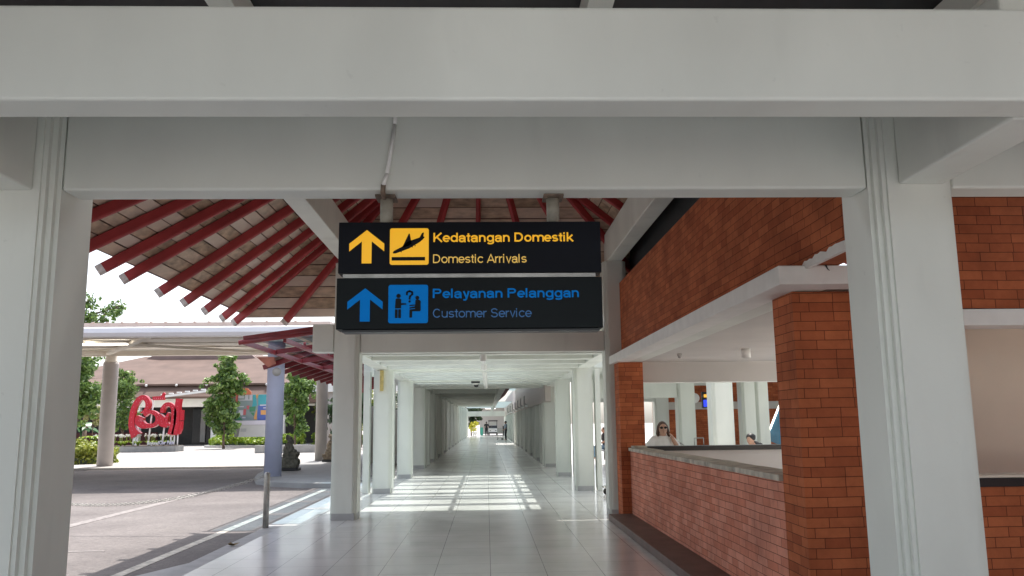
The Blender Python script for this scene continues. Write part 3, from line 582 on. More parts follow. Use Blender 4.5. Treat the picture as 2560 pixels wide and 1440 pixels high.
for a, b in zip(qm[:-1], qm[1:]):
    dx, dy = b[0] - a[0], b[1] - a[1]; l = math.hypot(dx, dy); nx, ny = -dy / l * 8, dx / l * 8; ex, ey = dx / l * 4, dy / l * 4
    PP([Z7(a[0] + nx - ex, a[1] + ny - ey), Z7(b[0] + nx + ex, b[1] + ny + ey), Z7(b[0] - nx + ex, b[1] - ny + ey), Z7(a[0] - nx - ex, a[1] - ny - ey)])
PP(circ(708, 1020, 10))
pic.done('pictogram', SIGNBLK2, sg)
lettering('Pelayanan Pelanggan', PX(1081), lo_z(746.5), .0505, fy, BLU, sg, .16, PX(1443) - PX(1081))
lettering('Customer Service', PX(1081), lo_z(795.5), .0475, fy, BLU2, sg, .105, PX(1324) - PX(1081))
sg.scale = (.98, 1, .98); sg.location = (0, 0, .032)
cd_ = thing('conduit_pipe', 'thin white pipe running down the near beam face to the left sign hanger', 'pipe')
MB().path([(-0.475, 4.245, 3.3), (-0.478, 4.24, 3.17), (-0.515, 4.24, 2.9), (-0.535, 4.24, 2.835)], 0.011, n=10).done('pipe', WHITE2, cd_)
MB().path([(-0.535, 4.24, 2.84), (-0.54, 4.26, 2.805), (-0.545, 4.36, 2.80)], 0.013, n=10).done('pipe_elbow', RUST, cd_)
# ------------------------------------------------------------------ corridor fittings
def ceil_lamp(y, lab, first=[None]):
    if first[0] is None:
        t = thing('ceiling_lamp', lab, 'lamp', (-0.06, y, 0), 0, 'cylinder lamps in a row under the skylight')
        MB().tube((0, 0, 3.05), (0, 0, 2.74), .062, n=18).done('lamp_body', WHITE2, t)
        MB().lathe([(.062, 2.74), (.055, 2.73), (.02, 2.715)], n=18).done('lens', WPOLE, t)
        first[0] = t; return t
    return dup(first[0], (-0.06 + (y - 15.5) * .003, y, 0), lab)
for i, y in enumerate((15.5, 18.1, 20.9, 22.9, 25.0, 26.6, 28.2)):
    ceil_lamp(y, 'white cylinder lamp under the corridor skylight, %s from the camera' % ordinal(i + 1))
cv = thing('dome_camera', 'black and white dome camera hanging below the last bright corridor beam', 'camera', (-0.33, 25.1, 2.8))
MB().box(-.13, .13, -.1, .1, -.03, 0.02).done('base_plate', BLACK, cv); MB().tube((0, 0, -.03), (0, 0, -.08), .09, n=16).done('housing', WHITE2, cv)
MB().ball((0.02, 0, -.09), .075, 14, squash=(1, 1, 1)).done('dome', BLACK, cv)
yl = thing('wall_lamp', 'tall narrow yellowed lamp cover on the second left column', 'lamp', (-2.47, 19.80, 2.6))
MB().box(-.04, .04, -.07, 0.02, -.24, .24).done('cover', YPLATE, yl, bevel=.008); MB().box(-.06, -.041, -.05, 0.02, -.25, .25).done('frame', WHITE2, yl)
MB().path([(-.05, 0, .2), (-.22, .02, .28)], .01).done('cable', WHITE2, yl)
for i, y in enumerate((43, 47.5, 52, 57, 62.5, 69, 77)):
    t = thing('bracket_lamp', 'grey L shaped bracket lamp on the right corridor wall, %s in the row' % ordinal(i + 1), 'lamp', (2.09, y, 2.38), 0, 'bracket lamps on the far right corridor wall')
    MB().prism([(-.02, 0), (-.14, 0.02), (-.20, .14), (-.20, .52), (-.13, .56), (-.13, .18), (-.02, .1)], -.11, .11, 'y').done('bracket', GREYC, t)
    MB().box(-.02, -.004, -.2, .2, -.05, .2).done('back_plate', GREYP, t)
    MB().box(-.13, -.02, -.9, -.11, -.03, .06).done('lamp_arm', WHITE2, t)

# ------------------------------------------------------------------ bollard, chain, leaf litter
def bollard(loc, lab):
    t = thing('bollard', lab, 'bollard', loc, 0, 'steel posts holding the chain')
    MB().lathe([(.047, -.1), (.047, .82), (.042, .845), (.02, .86)], n=20).done('post', STEEL, t)
    return t
bollard((-3.5, 13.65, 0), 'slim grey steel post at the pavement edge holding the chain end')
bollard((-9.0, 14.2, 0.0), 'slim steel post on the road hidden behind the near left column')
ch = MB(); A = Vector((-3.53, 13.65, .80)); B = Vector((-8.97, 14.2, .80)); n = 150; pr = []
for i in range(n + 1):
    t = i / n; p = A.lerp(B, t); p.z -= 4 * .44 * t * (1 - t); pr.append(p)
for i in range(n):
    d = (pr[i + 1] - pr[i]); m_ = pr[i].lerp(pr[i + 1], .5); side = Vector((0, 1, 0)) if i % 2 else d.cross(Vector((0, 1, 0))).normalized()
    h = side * .016; e = d * .62
    for s1 in (-1, 1): ch.tube(m_ - e + h * s1, m_ + e + h * s1, .0065, n=5)
tag(ch.done('chain', STEEL), 'thin sagging steel chain strung low across the road', 'chain')
lf = thing('dried_leaf', 'small curled brown leaf lying on the pavement edge', 'leaf', (-3.43, 11.7, 0.0))
random.seed(2); l = MB()
for k in range(3):
    a = k * 2.1; w = []
    for i in range(7):
        u = i / 6; half = .035 * math.sin(math.pi * min(1, u * .95 + .05)); c = Vector((math.cos(a) * (u - .3) * .14, math.sin(a) * (u - .3) * .10, .012 + .03 * u * u)); nn = Vector((-math.sin(a), math.cos(a), .3)) * half
        w.append((c - nn, c + nn))
    for (a0, b0), (a1, b1) in zip(w[:-1], w[1:]): l.quad(a0, b0, b1, a1)
l.done('blade', mat('dry_leaf', (0.22, 0.15, 0.06), 0.8, 0.4, 30), lf)
# ------------------------------------------------------------------ red glass canopy by the portal
rc = thing('glass_canopy', 'dark red steel canopy with sloping glass panes left of the portal column', 'canopy')
xo, xi, zo, zi, y0, y1 = -4.5, -2.9, 3.12, 3.33, 15.5, 26.5
P3 = lambda x, y, dz=0: Vector((x, y, zo + (x - xo) / (xi - xo) * (zi - zo) + dz))
MB().tube(P3(xo - .08, y0), P3(xi, y0), .045, n=14).done('edge_tube', REDP, rc)
MB().bar(P3(xo, y0, .075), P3(xi, y0, .075), .05, .07).done('edge_rail', REDP, rc)
MB().bar(P3(xo, y0), P3(xo, y1), .05, .09).done('outer_rail', REDP, rc)
MB().bar(P3(-3.75, y0 + .05, -.06), P3(-3.75, y1, -.06), .06, .08).done('middle_rail', REDP, rc)
MB().bar(P3(xi, y0 + .05, -.02), P3(xi, y1, -.02), .06, .08).done('inner_rail', REDP, rc)
k = 0; y = y0 + 2.35
while y < y1:
    MB().bar(P3(xo + .03, y, .01), P3(xi, y, .01), .06, .1).done('cross_bar', REDP, rc)
    MB().tube(P3(-3.75, y - .6, -.05), P3(-3.75, y - .6, .06), .03, n=8).done('stub_post', REDP, rc)
    y += 2.6
mb = MB(); y = y0 + .06
while y < y1 - 1:
    for xa, xb in ((xo + .06, -3.80), (-3.70, xi - .04)):
        mb.quad(P3(xa, y, .10), P3(xb, y, .10), P3(xb, y + 2.45, .10), P3(xa, y + 2.45, .10))
    y += 2.6
mb.done('glass_pane', GLASSB, rc)
MB().box(-3.15, -2.95, 21.5, 22.2, 2.82, 3.28).box(-3.2, -2.92, 26, 26.6, 2.82, 3.28).done('support_block', WHITE, rc)
# second wooden eave beyond
se = thing('eave_roof', 'low roof eave with dark red rafter tails behind the glass canopy', 'roof')
XE2, ZE2 = -6.55, 3.42
sl_ = lambda x: ZE2 + (x - XE2) * .32
MB().prism([(XE2, ZE2 + .05), (-3.0, sl_(-3.0) + .05), (-3.0, sl_(-3.0) + .14), (XE2, ZE2 + .12)], 25.2, 46, 'y').done('roof_tiles', TILEROOF, se)
y = 25.5
while y < 46:
    MB().bar((XE2 - .22, y, ZE2 - .1), (-3.0, y, sl_(-3) - .04), .09, .14, mi=0, mi_end=1).done('rafter', [REDP, CUT], se)
    y += 1.25
MB().prism([(-6.85, 3.60), (-6.35, 3.60), (-6.30, 3.40), (-6.5, 3.30)], 25.0, 25.15, 'y').done('ridge_end', mat('orange_clay', (0.34, 0.12, 0.08), 0.8, 0.3), se)
MB().ball((-6.25, 25.05, 3.16), .13, 14).done('round_finial', GREYC, se)
MB().box(-4.1, -3.2, 31, 31.3, 3.0, 3.42).done('cross_beam', WHITE, se)
# ------------------------------------------------------------------ entrance canopy with columns
cn = thing('entrance_canopy', 'broad white flat canopy with cream ribbed underside over the drop-off road', 'canopy')
MB().prism([(24.3, 4.18), (24.22, 4.28), (24.26, 4.42), (24.42, 4.47), (24.7, 4.47), (24.7, 4.18)], -26, -4.6, 'x').done('fascia', FASCIA, cn)
MB().prism([(24.5, 4.475), (24.5, 4.60), (36, 5.0), (36, 4.875)], -26, -4.6, 'x').done('roof_sheet', PINKM, cn)
mb = MB(); x = -25.8
while x < -4.8: mb.box(x, x + .05, 24.45, 24.56, 4.601, 4.625); x += .42
mb.done('roof_corrugation', PINKM, cn)
MB().prism([(24.701, 4.35), (36, 4.83), (36, 4.87), (24.701, 4.47)], -25.95, -4.65, 'x').done('soffit', CREAM, cn)
MB().box(-26, -4.6, 35.7, 35.95, 4.56, 4.80).done('back_beam', CREAM, cn)
for x in (-22.5, -16, -9.3):
    for dx in (-6, 6):
        MB().bar((x, 35.6, 4.64), (x + dx, 25.2, 4.33), .2, .10).done('brace', CREAM, cn)
for yy in (27.5, 30.4, 33.2): MB().bar((-25.9, yy, 4.36 + (yy - 24.7) * .0425 - .02), (-4.7, yy, 4.36 + (yy - 24.7) * .0425 - .02), .07, .07).done('purlin', CREAM, cn)
MB().box(-13.6, -12.1, 28.2, 28.4, 4.32, 4.37).done('strip_lamp', LAMPON, cn)
def rcol(x, y, r, z1, m, lab, neck=None):
    t = thing('round_column', lab, 'column', (x, y, 0))
    MB().lathe([(r, -.1), (r, z1 - .08), (r * .97, z1)], n=28).done('shaft', m, t)
    if neck: MB().lathe([(r * .93, z1 + .001), (r * .8, z1 + .07), (r * .72, z1 + .25), (r * .72, neck)], n=24).done('neck', CREAM, t)
    return t
rcol(-16.0, 36, .31, 4.30, COLGREY, 'thick greyish round column with cream neck left of the red sign', 4.7)
rcol(-6.66, 26.6, .265, 4.2, LAV, 'lavender blue round column right of the advert board')
rcol(-7.3, 37.4, .25, 3.7, GREYC, 'dark grey round column between the two stone statues')
# ------------------------------------------------------------------ statues
def statue(loc, rz, m, lab, sc=1.0):
    t = thing('stone_statue', lab, 'statue', loc, rz, 'carved guardian statues'); b = MB()
    b.box(-.30, .30, -.25, .25, .10, .20); b.box(-.24, .24, -.22, .22, .2, .46)
    b.ball((0, 0, .52), .25, squash=(1, .95, .6)); b.ball((-.02, 0, .70), .20, squash=(1, 1.05, 1.1)); b.ball((-.02, 0, .82), .17, squash=(.9, 1.1, .8))
    for s in (-1, 1):
        b.tube((.02, s * .17, .50), (.25, s * .15, .56), .10, .08); b.ball((.25, s * .15, .56), .09); b.tube((.25, s * .15, .56), (.21, s * .13, .38), .07, .06); b.ball((.25, s * .13, .36), .07, squash=(1.4, .9, .7))
        b.tube((-.03, s * .2, .84), (.05, s * .23, .66), .065, .055); b.ball((.05, s * .23, .66), .06); b.tube((.05, s * .23, .66), (.2, s * .06, .66), .052, .045); b.ball((.2, s * .05, .67), .055)
    b.tube((-.01, 0, .86), (.02, 0, .97), .08, .075); b.ball((.03, 0, 1.0), .11, squash=(1, .95, 1.05)); b.ball((.135, 0, .975), .035); b.ball((.12, 0, .94), .05, squash=(.8, 1, .5)); 
    for s in (-1, 1): b.ball((.10, s * .05, 1.02), .03); b.ball((0, s * .11, 1.0), .045, squash=(.6, .5, 1.2)); b.box(-.36, -.26, s * .2 - .04, s * .2 + .04, .2, .34); b.box(.24, .34, s * .2 - .04, s * .2 + .04, .2, .34)
    b.ball((-.02, 0, 1.1), .125, squash=(1.1, 1, .55)); b.ball((-.05, 0, 1.15), .08, squash=(1.1, 1, .8)); b.ball((-.09, 0, 1.19), .045)
    b.done('figure', m, t, remesh=.016)
    MB().box(-.36, .36, -.28, .28, 0, .10).done('plinth', BLACK, t, bevel=.02)
    t.scale = (sc, sc, sc)
    return t
statue((-6.88, 29.7, .03), R(0), STATUE, 'dark mossy stone guardian statue squatting beside the lavender column')
statue((-6.62, 36.2, .03), R(0), STATUE2, 'sandy stone guardian statue half hidden by the portal column', .95)

# ------------------------------------------------------------------ vegetation
def leaves(mb, c, rad, n, size, squash=(1, 1, 1), shell=.45, up=.3):
    for _ in range(n):
        d = Vector((random.gauss(0, 1), random.gauss(0, 1), random.gauss(0, 1))).normalized(); rr = rad * (shell + (1 - shell) * random.random() ** .6)
        p = Vector(c) + Vector((d.x * squash[0], d.y * squash[1], d.z * squash[2])) * rr
        nrm = (d + Vector((random.uniform(-.8, .8), random.uniform(-.8, .8), random.uniform(-.2, 1)))).normalized(); a = nrm.orthogonal().normalized(); a.rotate(Matrix.Rotation(random.uniform(0, 6.28), 3, nrm)); b = nrm.cross(a)
        s = size * random.uniform(.6, 1.3)
        mb.poly([p - a * s, p - b * s * .45 + nrm * s * .08, p + a * s, p + b * s * .45 + nrm * s * .08])
def tree(name, lab, loc, h, crown, m, nl=60, leaf=.09, trunk=.09, bare=.4, group='trees around the drop-off', seed=1, cl=.37):
    """crown: list of (x, y, z, r) relative to base, filled with leaf clumps"""
    random.seed(seed); t = thing(name, lab, 'tree', loc, 0, group); tr = MB(); L_ = MB()
    p = Vector((0, 0, -.15)); q = p.copy(); r = trunk
    for i in range(6):
        q = Vector((p.x + random.uniform(-.05, .05) * h * .2, p.y + random.uniform(-.05, .05) * h * .2, h * .8 * (i + 1) / 6)); tr.tube(p, q, r, r * .82, n=8); p = q; r *= .82
    for (x, y, z, rad) in crown:
        b0 = Vector((x * .1, y * .1, max(h * .22, z - rad * 1.1))); tr.tube(b0, (x, y, z), trunk * .4, trunk * .12, n=6)
        k = int(max(4, 9 * rad * rad / (cl * cl) * .55))
        for _ in range(k):
            d = Vector((random.gauss(0, 1), random.gauss(0, 1), random.gauss(0, 1))).normalized() * rad * random.random() ** .45
            c = Vector((x, y, z)) + d; 
            if random.random() < .3: tr.tube((x, y, z - rad * .2), c, trunk * .13, trunk * .05, n=5)
            leaves(L_, c, cl * random.uniform(.6, 1.15), nl, leaf, (1, 1, .7), .15)
    for _ in range(int(h * 3)):
        x, y, z, rad = random.choice(crown); d = Vector((random.gauss(0, 1), random.gauss(0, 1), random.gauss(0.2, .8))).normalized() * rad * random.uniform(1.0, 1.3); leaves(L_, Vector((x, y, z)) + d, cl * .5, nl // 2, leaf, (1, 1, .7), .1); tr.tube((x, y, z), Vector((x, y, z)) + d, trunk * .1, trunk * .04, n=4)
    tr.done('trunk', BARK, t); L_.done('crown', m, t); return t
tree('broadleaf_tree', 'dense green tree beside the near left column, under the canopy edge', (-21.6, 45, 0), 5.2, [(0, 0, 4.1, 1.15), (-.7, .2, 3.2, 1.0), (.5, -.3, 3.1, .9), (-.2, 0, 5.0, .85), (.1, 0, 2.3, .7)], LEAF, 44, .125, .1, seed=4)
tree('broadleaf_tree', 'slim green tree just right of the thick round column', (-25.2, 59, 0), 5.6, [(.1, 0, 4.6, .9), (-.2, .2, 3.6, 1.0), (.35, -.1, 2.6, .8), (0, 0, 5.3, .5), (-.2, 0, 1.9, .6)], LEAF, 34, .115, .08, seed=5)
tree('broadleaf_tree', 'tall tree top showing against the sky above the white canopy', (-28.3, 60, 0), 11, [(-.6, 0, 9.2, 1.3), (.9, 0, 9.6, .9), (-1.8, 0, 10.0, 1.1), (0, 0, 7.6, 1.6), (1.7, .2, 10.1, .45), (-.3, 0, 10.6, .6)], LEAF, 20, .16, .2, seed=6, cl=.5)
tree('broadleaf_tree', 'conical leafy tree between the dark entrance and the advert board', (-18.5, 60, 0), 6.5, [(.1, 0, 5.7, .75), (-.3, 0, 4.6, 1.1), (.5, .1, 4.5, .95), (-.6, 0, 3.5, 1.0), (.2, 0, 2.8, .9), (.1, 0, 6.3, .4), (-.8, 0, 2.4, .7), (.1, 0, 1.7, .8)], LEAF, 40, .15, .1, seed=7)
tree('broadleaf_tree', 'leafy tree between the lavender column and the dark grey column', (-12.4, 55, 0), 5.1, [(0, 0, 4.3, .9), (-.3, 0, 3.2, .95), (.5, 0, 3.7, .85), (0, .2, 2.3, .75), (-.1, 0, 5.0, .5), (.2, 0, 1.5, .5)], LEAF, 40, .14, .08, seed=8)
tree('broadleaf_tree', 'yellow green tree behind the dark grey round column', (-13.4, 72, 0), 6, [(-1, 0, 5.0, 1.2), (.6, 0, 5.0, 1.2), (1.8, 0, 4.4, 1.1), (0, 0, 3.2, 1.2)], LEAFY, 30, .14, .1, seed=9)
tree('broadleaf_tree', 'dark shrubby tree low behind the second statue', (-9.3, 55, 0), 4, [(-.8, 0, 2.6, .9), (.4, 0, 2.9, 1.0), (-.2, 0, 1.6, .9), (1.3, 0, 2.0, .8)], LEAFD, 34, .14, .08, seed=10)
tree('broadleaf_tree', 'yellow green shrubby tree seen between the first two left corridor columns', (-8.9, 60, 0), 4.4, [(0, 0, 3.6, .9), (.3, 0, 2.7, .8), (-.3, 0, 1.2, .6)], LEAFY, 30, .12, .08, seed=12)
tree('broadleaf_tree', 'variegated cream and green small tree left of the thick round column', (-21.45, 46.6, 0), 2.9, [(0, 0, 2.55, .5), (.1, 0, 2.0, .45), (-.2, 0, 2.9, .3)], LEAFV, 30, .09, .04, seed=13, cl=.3)
tree('broadleaf_tree', 'dark background tree filling the gap behind the yellow green trees', (-16, 84, 0), 7, [(-2, 0, 3.6, 2.0), (1.5, 0, 3.4, 2.0), (4.5, 0, 3.6, 2.0), (7.5, 0, 3.4, 1.8)], LEAFD, 30, .2, .2, seed=14, cl=.8)
def hedge(name, lab, loc, pts, h, m, n, leaf, cat='hedge'):
    random.seed(hash(name) % 99 + len(pts)); t = thing(name, lab, cat, loc); L_ = MB(); core = MB()
    xs = [p[0] for p in pts]; ys = [p[1] for p in pts]
    def inside(x, y):
        c = False; j = len(pts) - 1
        for i in range(len(pts)):
            if (pts[i][1] > y) != (pts[j][1] > y) and x < (pts[j][0] - pts[i][0]) * (y - pts[i][1]) / (pts[j][1] - pts[i][1]) + pts[i][0]: c = not c
            j = i
        return c
    k = 0
    while k < n:
        x = random.uniform(min(xs), max(xs)); y = random.uniform(min(ys), max(ys))
        if not inside(x, y): continue
        k += 1; hh = h * (.75 + .3 * math.sin(x * 2.1 + 1) * math.cos(y * 1.7)) ; z = random.choice((hh * random.uniform(.75, 1.05), hh * random.random()))
        leaves(L_, (x, y, max(.06, z)), .16, 9, leaf, (1, 1, .7), .2)
    L_.done('foliage', m, t)
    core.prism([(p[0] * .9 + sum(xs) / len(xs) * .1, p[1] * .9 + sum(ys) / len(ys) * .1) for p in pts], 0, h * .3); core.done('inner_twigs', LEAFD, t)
    return t
def ellipse(cx, cy, rx, ry, n=20): return [(cx + rx * math.cos(2 * math.pi * i / n), cy + ry * math.sin(2 * math.pi * i / n)) for i in range(n)]
hedge('yellow_bush', 'yellow green clipped bush at the foot of the near left column', (-18.9, 39, -.05), ellipse(0, 0, 2.0, 1.5), 1.0, LEAFB, 1500, .085, 'bush')
hedge('low_hedge', 'low yellow green hedge in front of the advert board', (-17.4, 64.6, 0), ellipse(0, 0, 3.6, 2.2), .85, LEAFL, 1500, .10)
hedge('low_hedge', 'distant low sunlit hedge behind the dark grey column', (-11.6, 68, 0), ellipse(0, 0, 2.4, 1.2), 1.0, LEAFL, 500, .11)
hb = MB(); hb.prism(ellipse(-17.4, 64.6, 3.9, 2.5, 32), -.1, .14); tag(hb.done('planter_kerb', KERBM, bevel=.01), 'curved stone kerb round the hedge below the advert board', 'kerb')
hb = MB(); hb.box(-13.5, -8, 49.6, 50, -.1, .42); tag(hb.done('low_wall', GRANITE), 'low grey garden wall behind the dark mossy statue', 'wall')
# fern fronds in the yellow bush
fn = thing('fern', 'bright yellow green fern rising over the clipped bush', 'fern', (-18.5, 40.2, .4)); random.seed(21); f = MB()
for k in range(26):
    a = random.uniform(0, 6.28); l_ = random.uniform(.6, 1.0); w = []
    for i in range(9):
        u = i / 8; c = Vector((math.cos(a) * l_ * u * .75, math.sin(a) * l_ * u * .75, .55 + l_ * (u * .9 - u * u * .75))); nn = Vector((-math.sin(a), math.cos(a), 0)) * (.09 * math.sin(math.pi * (.12 + .86 * u))); w.append((c - nn, c + nn))
    for (a0, b0), (a1, b1) in zip(w[:-1], w[1:]): f.quad(a0, b0, b1, a1)
f.done('fronds', LEAFL, fn)
bn = thing('broadleaf_plant', 'large dark leaved plant behind the clipped bush', 'plant', (-23.7, 50, 0)); random.seed(22); f = MB()
for k in range(9):
    a = k * .7; l_ = random.uniform(.7, 1.1); w = []
    for i in range(8):
        u = i / 7; c = Vector((math.cos(a) * l_ * u, math.sin(a) * l_ * u, 1.3 + l_ * (1.0 * u - 1.1 * u * u) + k * .04)); nn = Vector((-math.sin(a), math.cos(a), .1)) * (.3 * math.sin(math.pi * (.08 + .9 * u))); w.append((c - nn, c + nn))
    for (a0, b0), (a1, b1) in zip(w[:-1], w[1:]): f.quad(a0, b0, b1, a1)
    f.tube((0, 0, 0), (0.05 * math.cos(a), .05 * math.sin(a), 1.3 + k * .04), .02, n=5)
f.done('fronds', LEAFBAN, bn)
# ------------------------------------------------------------------ planter with the red letter sign
EX = lambda px: -23.117 + (px / 9.0 + 320 - 325) * (3.473 / 130.0)
EZ = lambda py: 3.684 - (py / 9.0 + 970 - 985) * (2.724 / 105.0)
pl_ = thing('stone_planter', 'low grey stone planter under the red script sign', 'planter')
prof = [(-27.5, 57.4), (-26.3, 55.6), (-24.5, 54.75), (-22.5, 54.4), (-20.9, 54.45), (-19.9, 54.7), (-19.7, 55.6), (-20.5, 57), (-23, 58), (-26, 58.2)]
MB().prism(prof, -.1, .34).done('planter_box', GRANITE, pl_, bevel=.015)
MB().prism([(x * .97 - .68, y * .97 + 1.7) for x, y in prof], .341, .36).done('soil', SOIL, pl_)
def lily(x, y, lab, first=[None]):
    if first[0] is None:
        t = thing('flower_clump', lab, 'flowers', (x, y, .34), 0, 'white flower clumps in the planter'); random.seed(31); f = MB(); w_ = MB(); s_ = MB()
        for k in range(30):
            a = random.uniform(0, 6.28); l_ = random.uniform(.45, .75); w = []
            for i in range(6):
                u = i / 5; c = Vector((math.cos(a) * l_ * u * .6, math.sin(a) * l_ * u * .6, l_ * (1.2 * u - .75 * u * u))); nn = Vector((-math.sin(a), math.cos(a), 0)) * (.035 * (1 - u) + .004); w.append((c - nn, c + nn))
            for (a0, b0), (a1, b1) in zip(w[:-1], w[1:]): f.quad(a0, b0, b1, a1)
        for k in range(7):
            p = Vector((random.uniform(-.25, .25), random.uniform(-.2, .2), random.uniform(.55, .85))); s_.tube((p.x * .4, p.y * .4, .1), p, .008, n=4); leaves(w_, p, .08, 14, .06, shell=.4)
        f.done('leaves', LEAFL, t); w_.done('petals', PETAL, t); s_.done('stems', LEAFL, t)
        first[0] = t; return t
    return dup(first[0], (x, y, .34), lab, rz=x * 3.1)
sp = [(-25.6, 56.2), (-24.9, 55.6), (-24.2, 55.35), (-23.6, 55.2), (-23.0, 55.6), (-22.5, 55.2), (-22.0, 55.7), (-21.5, 55.3), (-21.1, 55.8), (-23.8, 56.3), (-20.6, 55.7)]
for i, (x, y) in enumerate(sp): lily(x, y, 'white flower clump in the grey planter, %s from its left end' % ordinal(i + 1))
rs = thing('script_sign', 'glossy red carved script letters on white poles in the planter', 'sign')
def ribbon(mb, pts, w, yf, dep, close=False):
    """thick stroke with rounded joints: pts in sign pixels, w list of widths in pixels"""
    P = []
    for i in range(len(pts) - 1):
        (p0, p1, p2, p3) = (pts[max(0, i - 1)], pts[i], pts[i + 1], pts[min(len(pts) - 1, i + 2)])
        for j in range(5):
            t = j / 5; q = [.5 * ((2 * p1[c]) + (-p0[c] + p2[c]) * t + (2 * p0[c] - 5 * p1[c] + 4 * p2[c] - p3[c]) * t * t + (-p0[c] + 3 * p1[c] - 3 * p2[c] + p3[c]) * t ** 3) for c in (0, 1)]
            P.append((q[0], q[1], w[i] + (w[i + 1] - w[i]) * t))
    P.append((*pts[-1], w[-1])); Lf = []; Rt = []
    for i, (x, y, ww) in enumerate(P):
        a = P[max(0, i - 1)]; b = P[min(len(P) - 1, i + 1)]; dx, dy = b[0] - a[0], b[1] - a[1]; l_ = math.hypot(dx, dy) or 1; nx, ny = -dy / l_ * ww / 2, dx / l_ * ww / 2
        Lf.append((EX(x + nx), EZ(y + ny))); Rt.append((EX(x - nx), EZ(y - ny)))
    bm = mb.bm
    def V(p, y): return bm.verts.new((p[0], y, p[1]))
    a = [V(p, yf) for p in Lf]; b = [V(p, yf) for p in Rt]; c = [V(p, yf + dep) for p in Lf]; d = [V(p, yf + dep) for p in Rt]
    for i in range(len(a) - 1):
        bm.faces.new((a[i], a[i + 1], b[i + 1], b[i])); bm.faces.new((c[i], d[i], d[i + 1], c[i + 1])); bm.faces.new((a[i], c[i], c[i + 1], a[i + 1])); bm.faces.new((b[i], b[i + 1], d[i + 1], d[i]))
    bm.faces.new((a[0], b[0], d[0], c[0])); bm.faces.new((a[-1], c[-1], d[-1], b[-1]))
    return P
YS = 55.0; orn = MB()
def letter(strokes, dep=.34):
    m = MB()
    for k, (pts, w) in enumerate(strokes):
        P = ribbon(m, pts, w, YS + k * .004, dep)
        for x, y, ww in P[2:-2:3]:
            orn.ball((EX(x + random.uniform(-8, 8)), YS - .006, EZ(y + random.uniform(-6, 6))), .028, 6, squash=(1, .25, 1))
    m.done('letter', REDSIGN, rs)
random.seed(8)
letter([([(225, 1065), (150, 940), (110, 800), (112, 620), (150, 420), (240, 260), (340, 215), (420, 290), (440, 400), (400, 500), (290, 560)], [230, 150, 120, 110, 110, 110, 105, 105, 100, 80, 20]),
        ([(300, 640), (270, 740), (350, 830), (470, 850), (600, 830), (670, 740), (650, 620), (560, 550), (460, 545), (370, 610)], [150, 190, 150, 90, 90, 90, 90, 80, 80, 90])])
letter([([(755, 560), (770, 460), (840, 380), (920, 385), (985, 450), (1015, 560), (1010, 760), (985, 900), (960, 1050)], [80, 90, 90, 90, 95, 110, 110, 110, 130]),
        ([(905, 560), (870, 650), (865, 770), (930, 850)], [60, 60, 60, 60]), ([(690, 590), (740, 680), (760, 790), (880, 860)], [40, 140, 150, 70])])
letter([([(1095, 250), (1080, 420), (1075, 640), (1075, 850), (1040, 1050)], [110, 110, 120, 120, 130])], .40)
m = MB(); m.prism([(EX(x), EZ(y)) for x, y in [(1125, 505), (1200, 505), (1200, 735), (1125, 735)]], YS + .03, YS + .36, 'y'); m.prism([(EX(x), EZ(y)) for x, y in [(1120, 750), (1195, 750), (1190, 930), (1150, 1035), (1110, 1035)]], YS + .03, YS + .36, 'y'); m.done('letter_tail', REDSIGN, rs)
m = MB(); m.prism([(EX(x), EZ(y)) for x, y in [(535, 275), (535, 200), (720, 185), (745, 130), (775, 105), (800, 140), (780, 180), (795, 275)]], YS, YS + .2, 'y'); m.done('letter_mark', REDSIGN, rs)
for k in range(8):
    a = k * math.pi / 4; c = (320, 715); orn.prism([(EX(c[0] + 58 * math.cos(a)), EZ(c[1] + 58 * math.sin(a))), (EX(c[0] + 14 * math.cos(a + .7)), EZ(c[1] + 14 * math.sin(a + .7))), (EX(c[0] + 14 * math.cos(a - .7)), EZ(c[1] + 14 * math.sin(a - .7)))], YS - .012, YS - .002, 'y')
for k in range(5): orn.prism([(EX(560 + k * 45), EZ(255)), (EX(585 + k * 45), EZ(255)), (EX(575 + k * 45), EZ(215))], YS - .012, YS - .002, 'y')
orn.done('surface_pattern', PINKORN, rs)
for x, z1 in ((155, 1062), (960, 1050), (1035, 1045), (1105, 1040)):
    MB().tube((EX(x), YS + .15, .34), (EX(x), YS + .15, EZ(z1) + .05), .045, n=10).done('pole', WPOLE, rs)
MB().tube((EX(465), YS + .22, .34), (EX(535), YS + .22, EZ(240)), .05, n=10).done('pole', WPOLE, rs); MB().tube((EX(770), YS + .22, .34), (EX(800), YS + .22, EZ(820)), .055, n=10).done('pole', WPOLE, rs)
text('Beyond', EX(500), EZ(1275) + .02, .34, 54.85, WPOLE, rs, .004, EX(740) - EX(500), 'small_lettering', .03)
text('Our Path', EX(755), EZ(1265) + .02, .34, 54.85, mat('pale_lilac', (.62, .60, .76), .5, .03), rs, .004, EX(1060) - EX(755), 'small_lettering', .03)
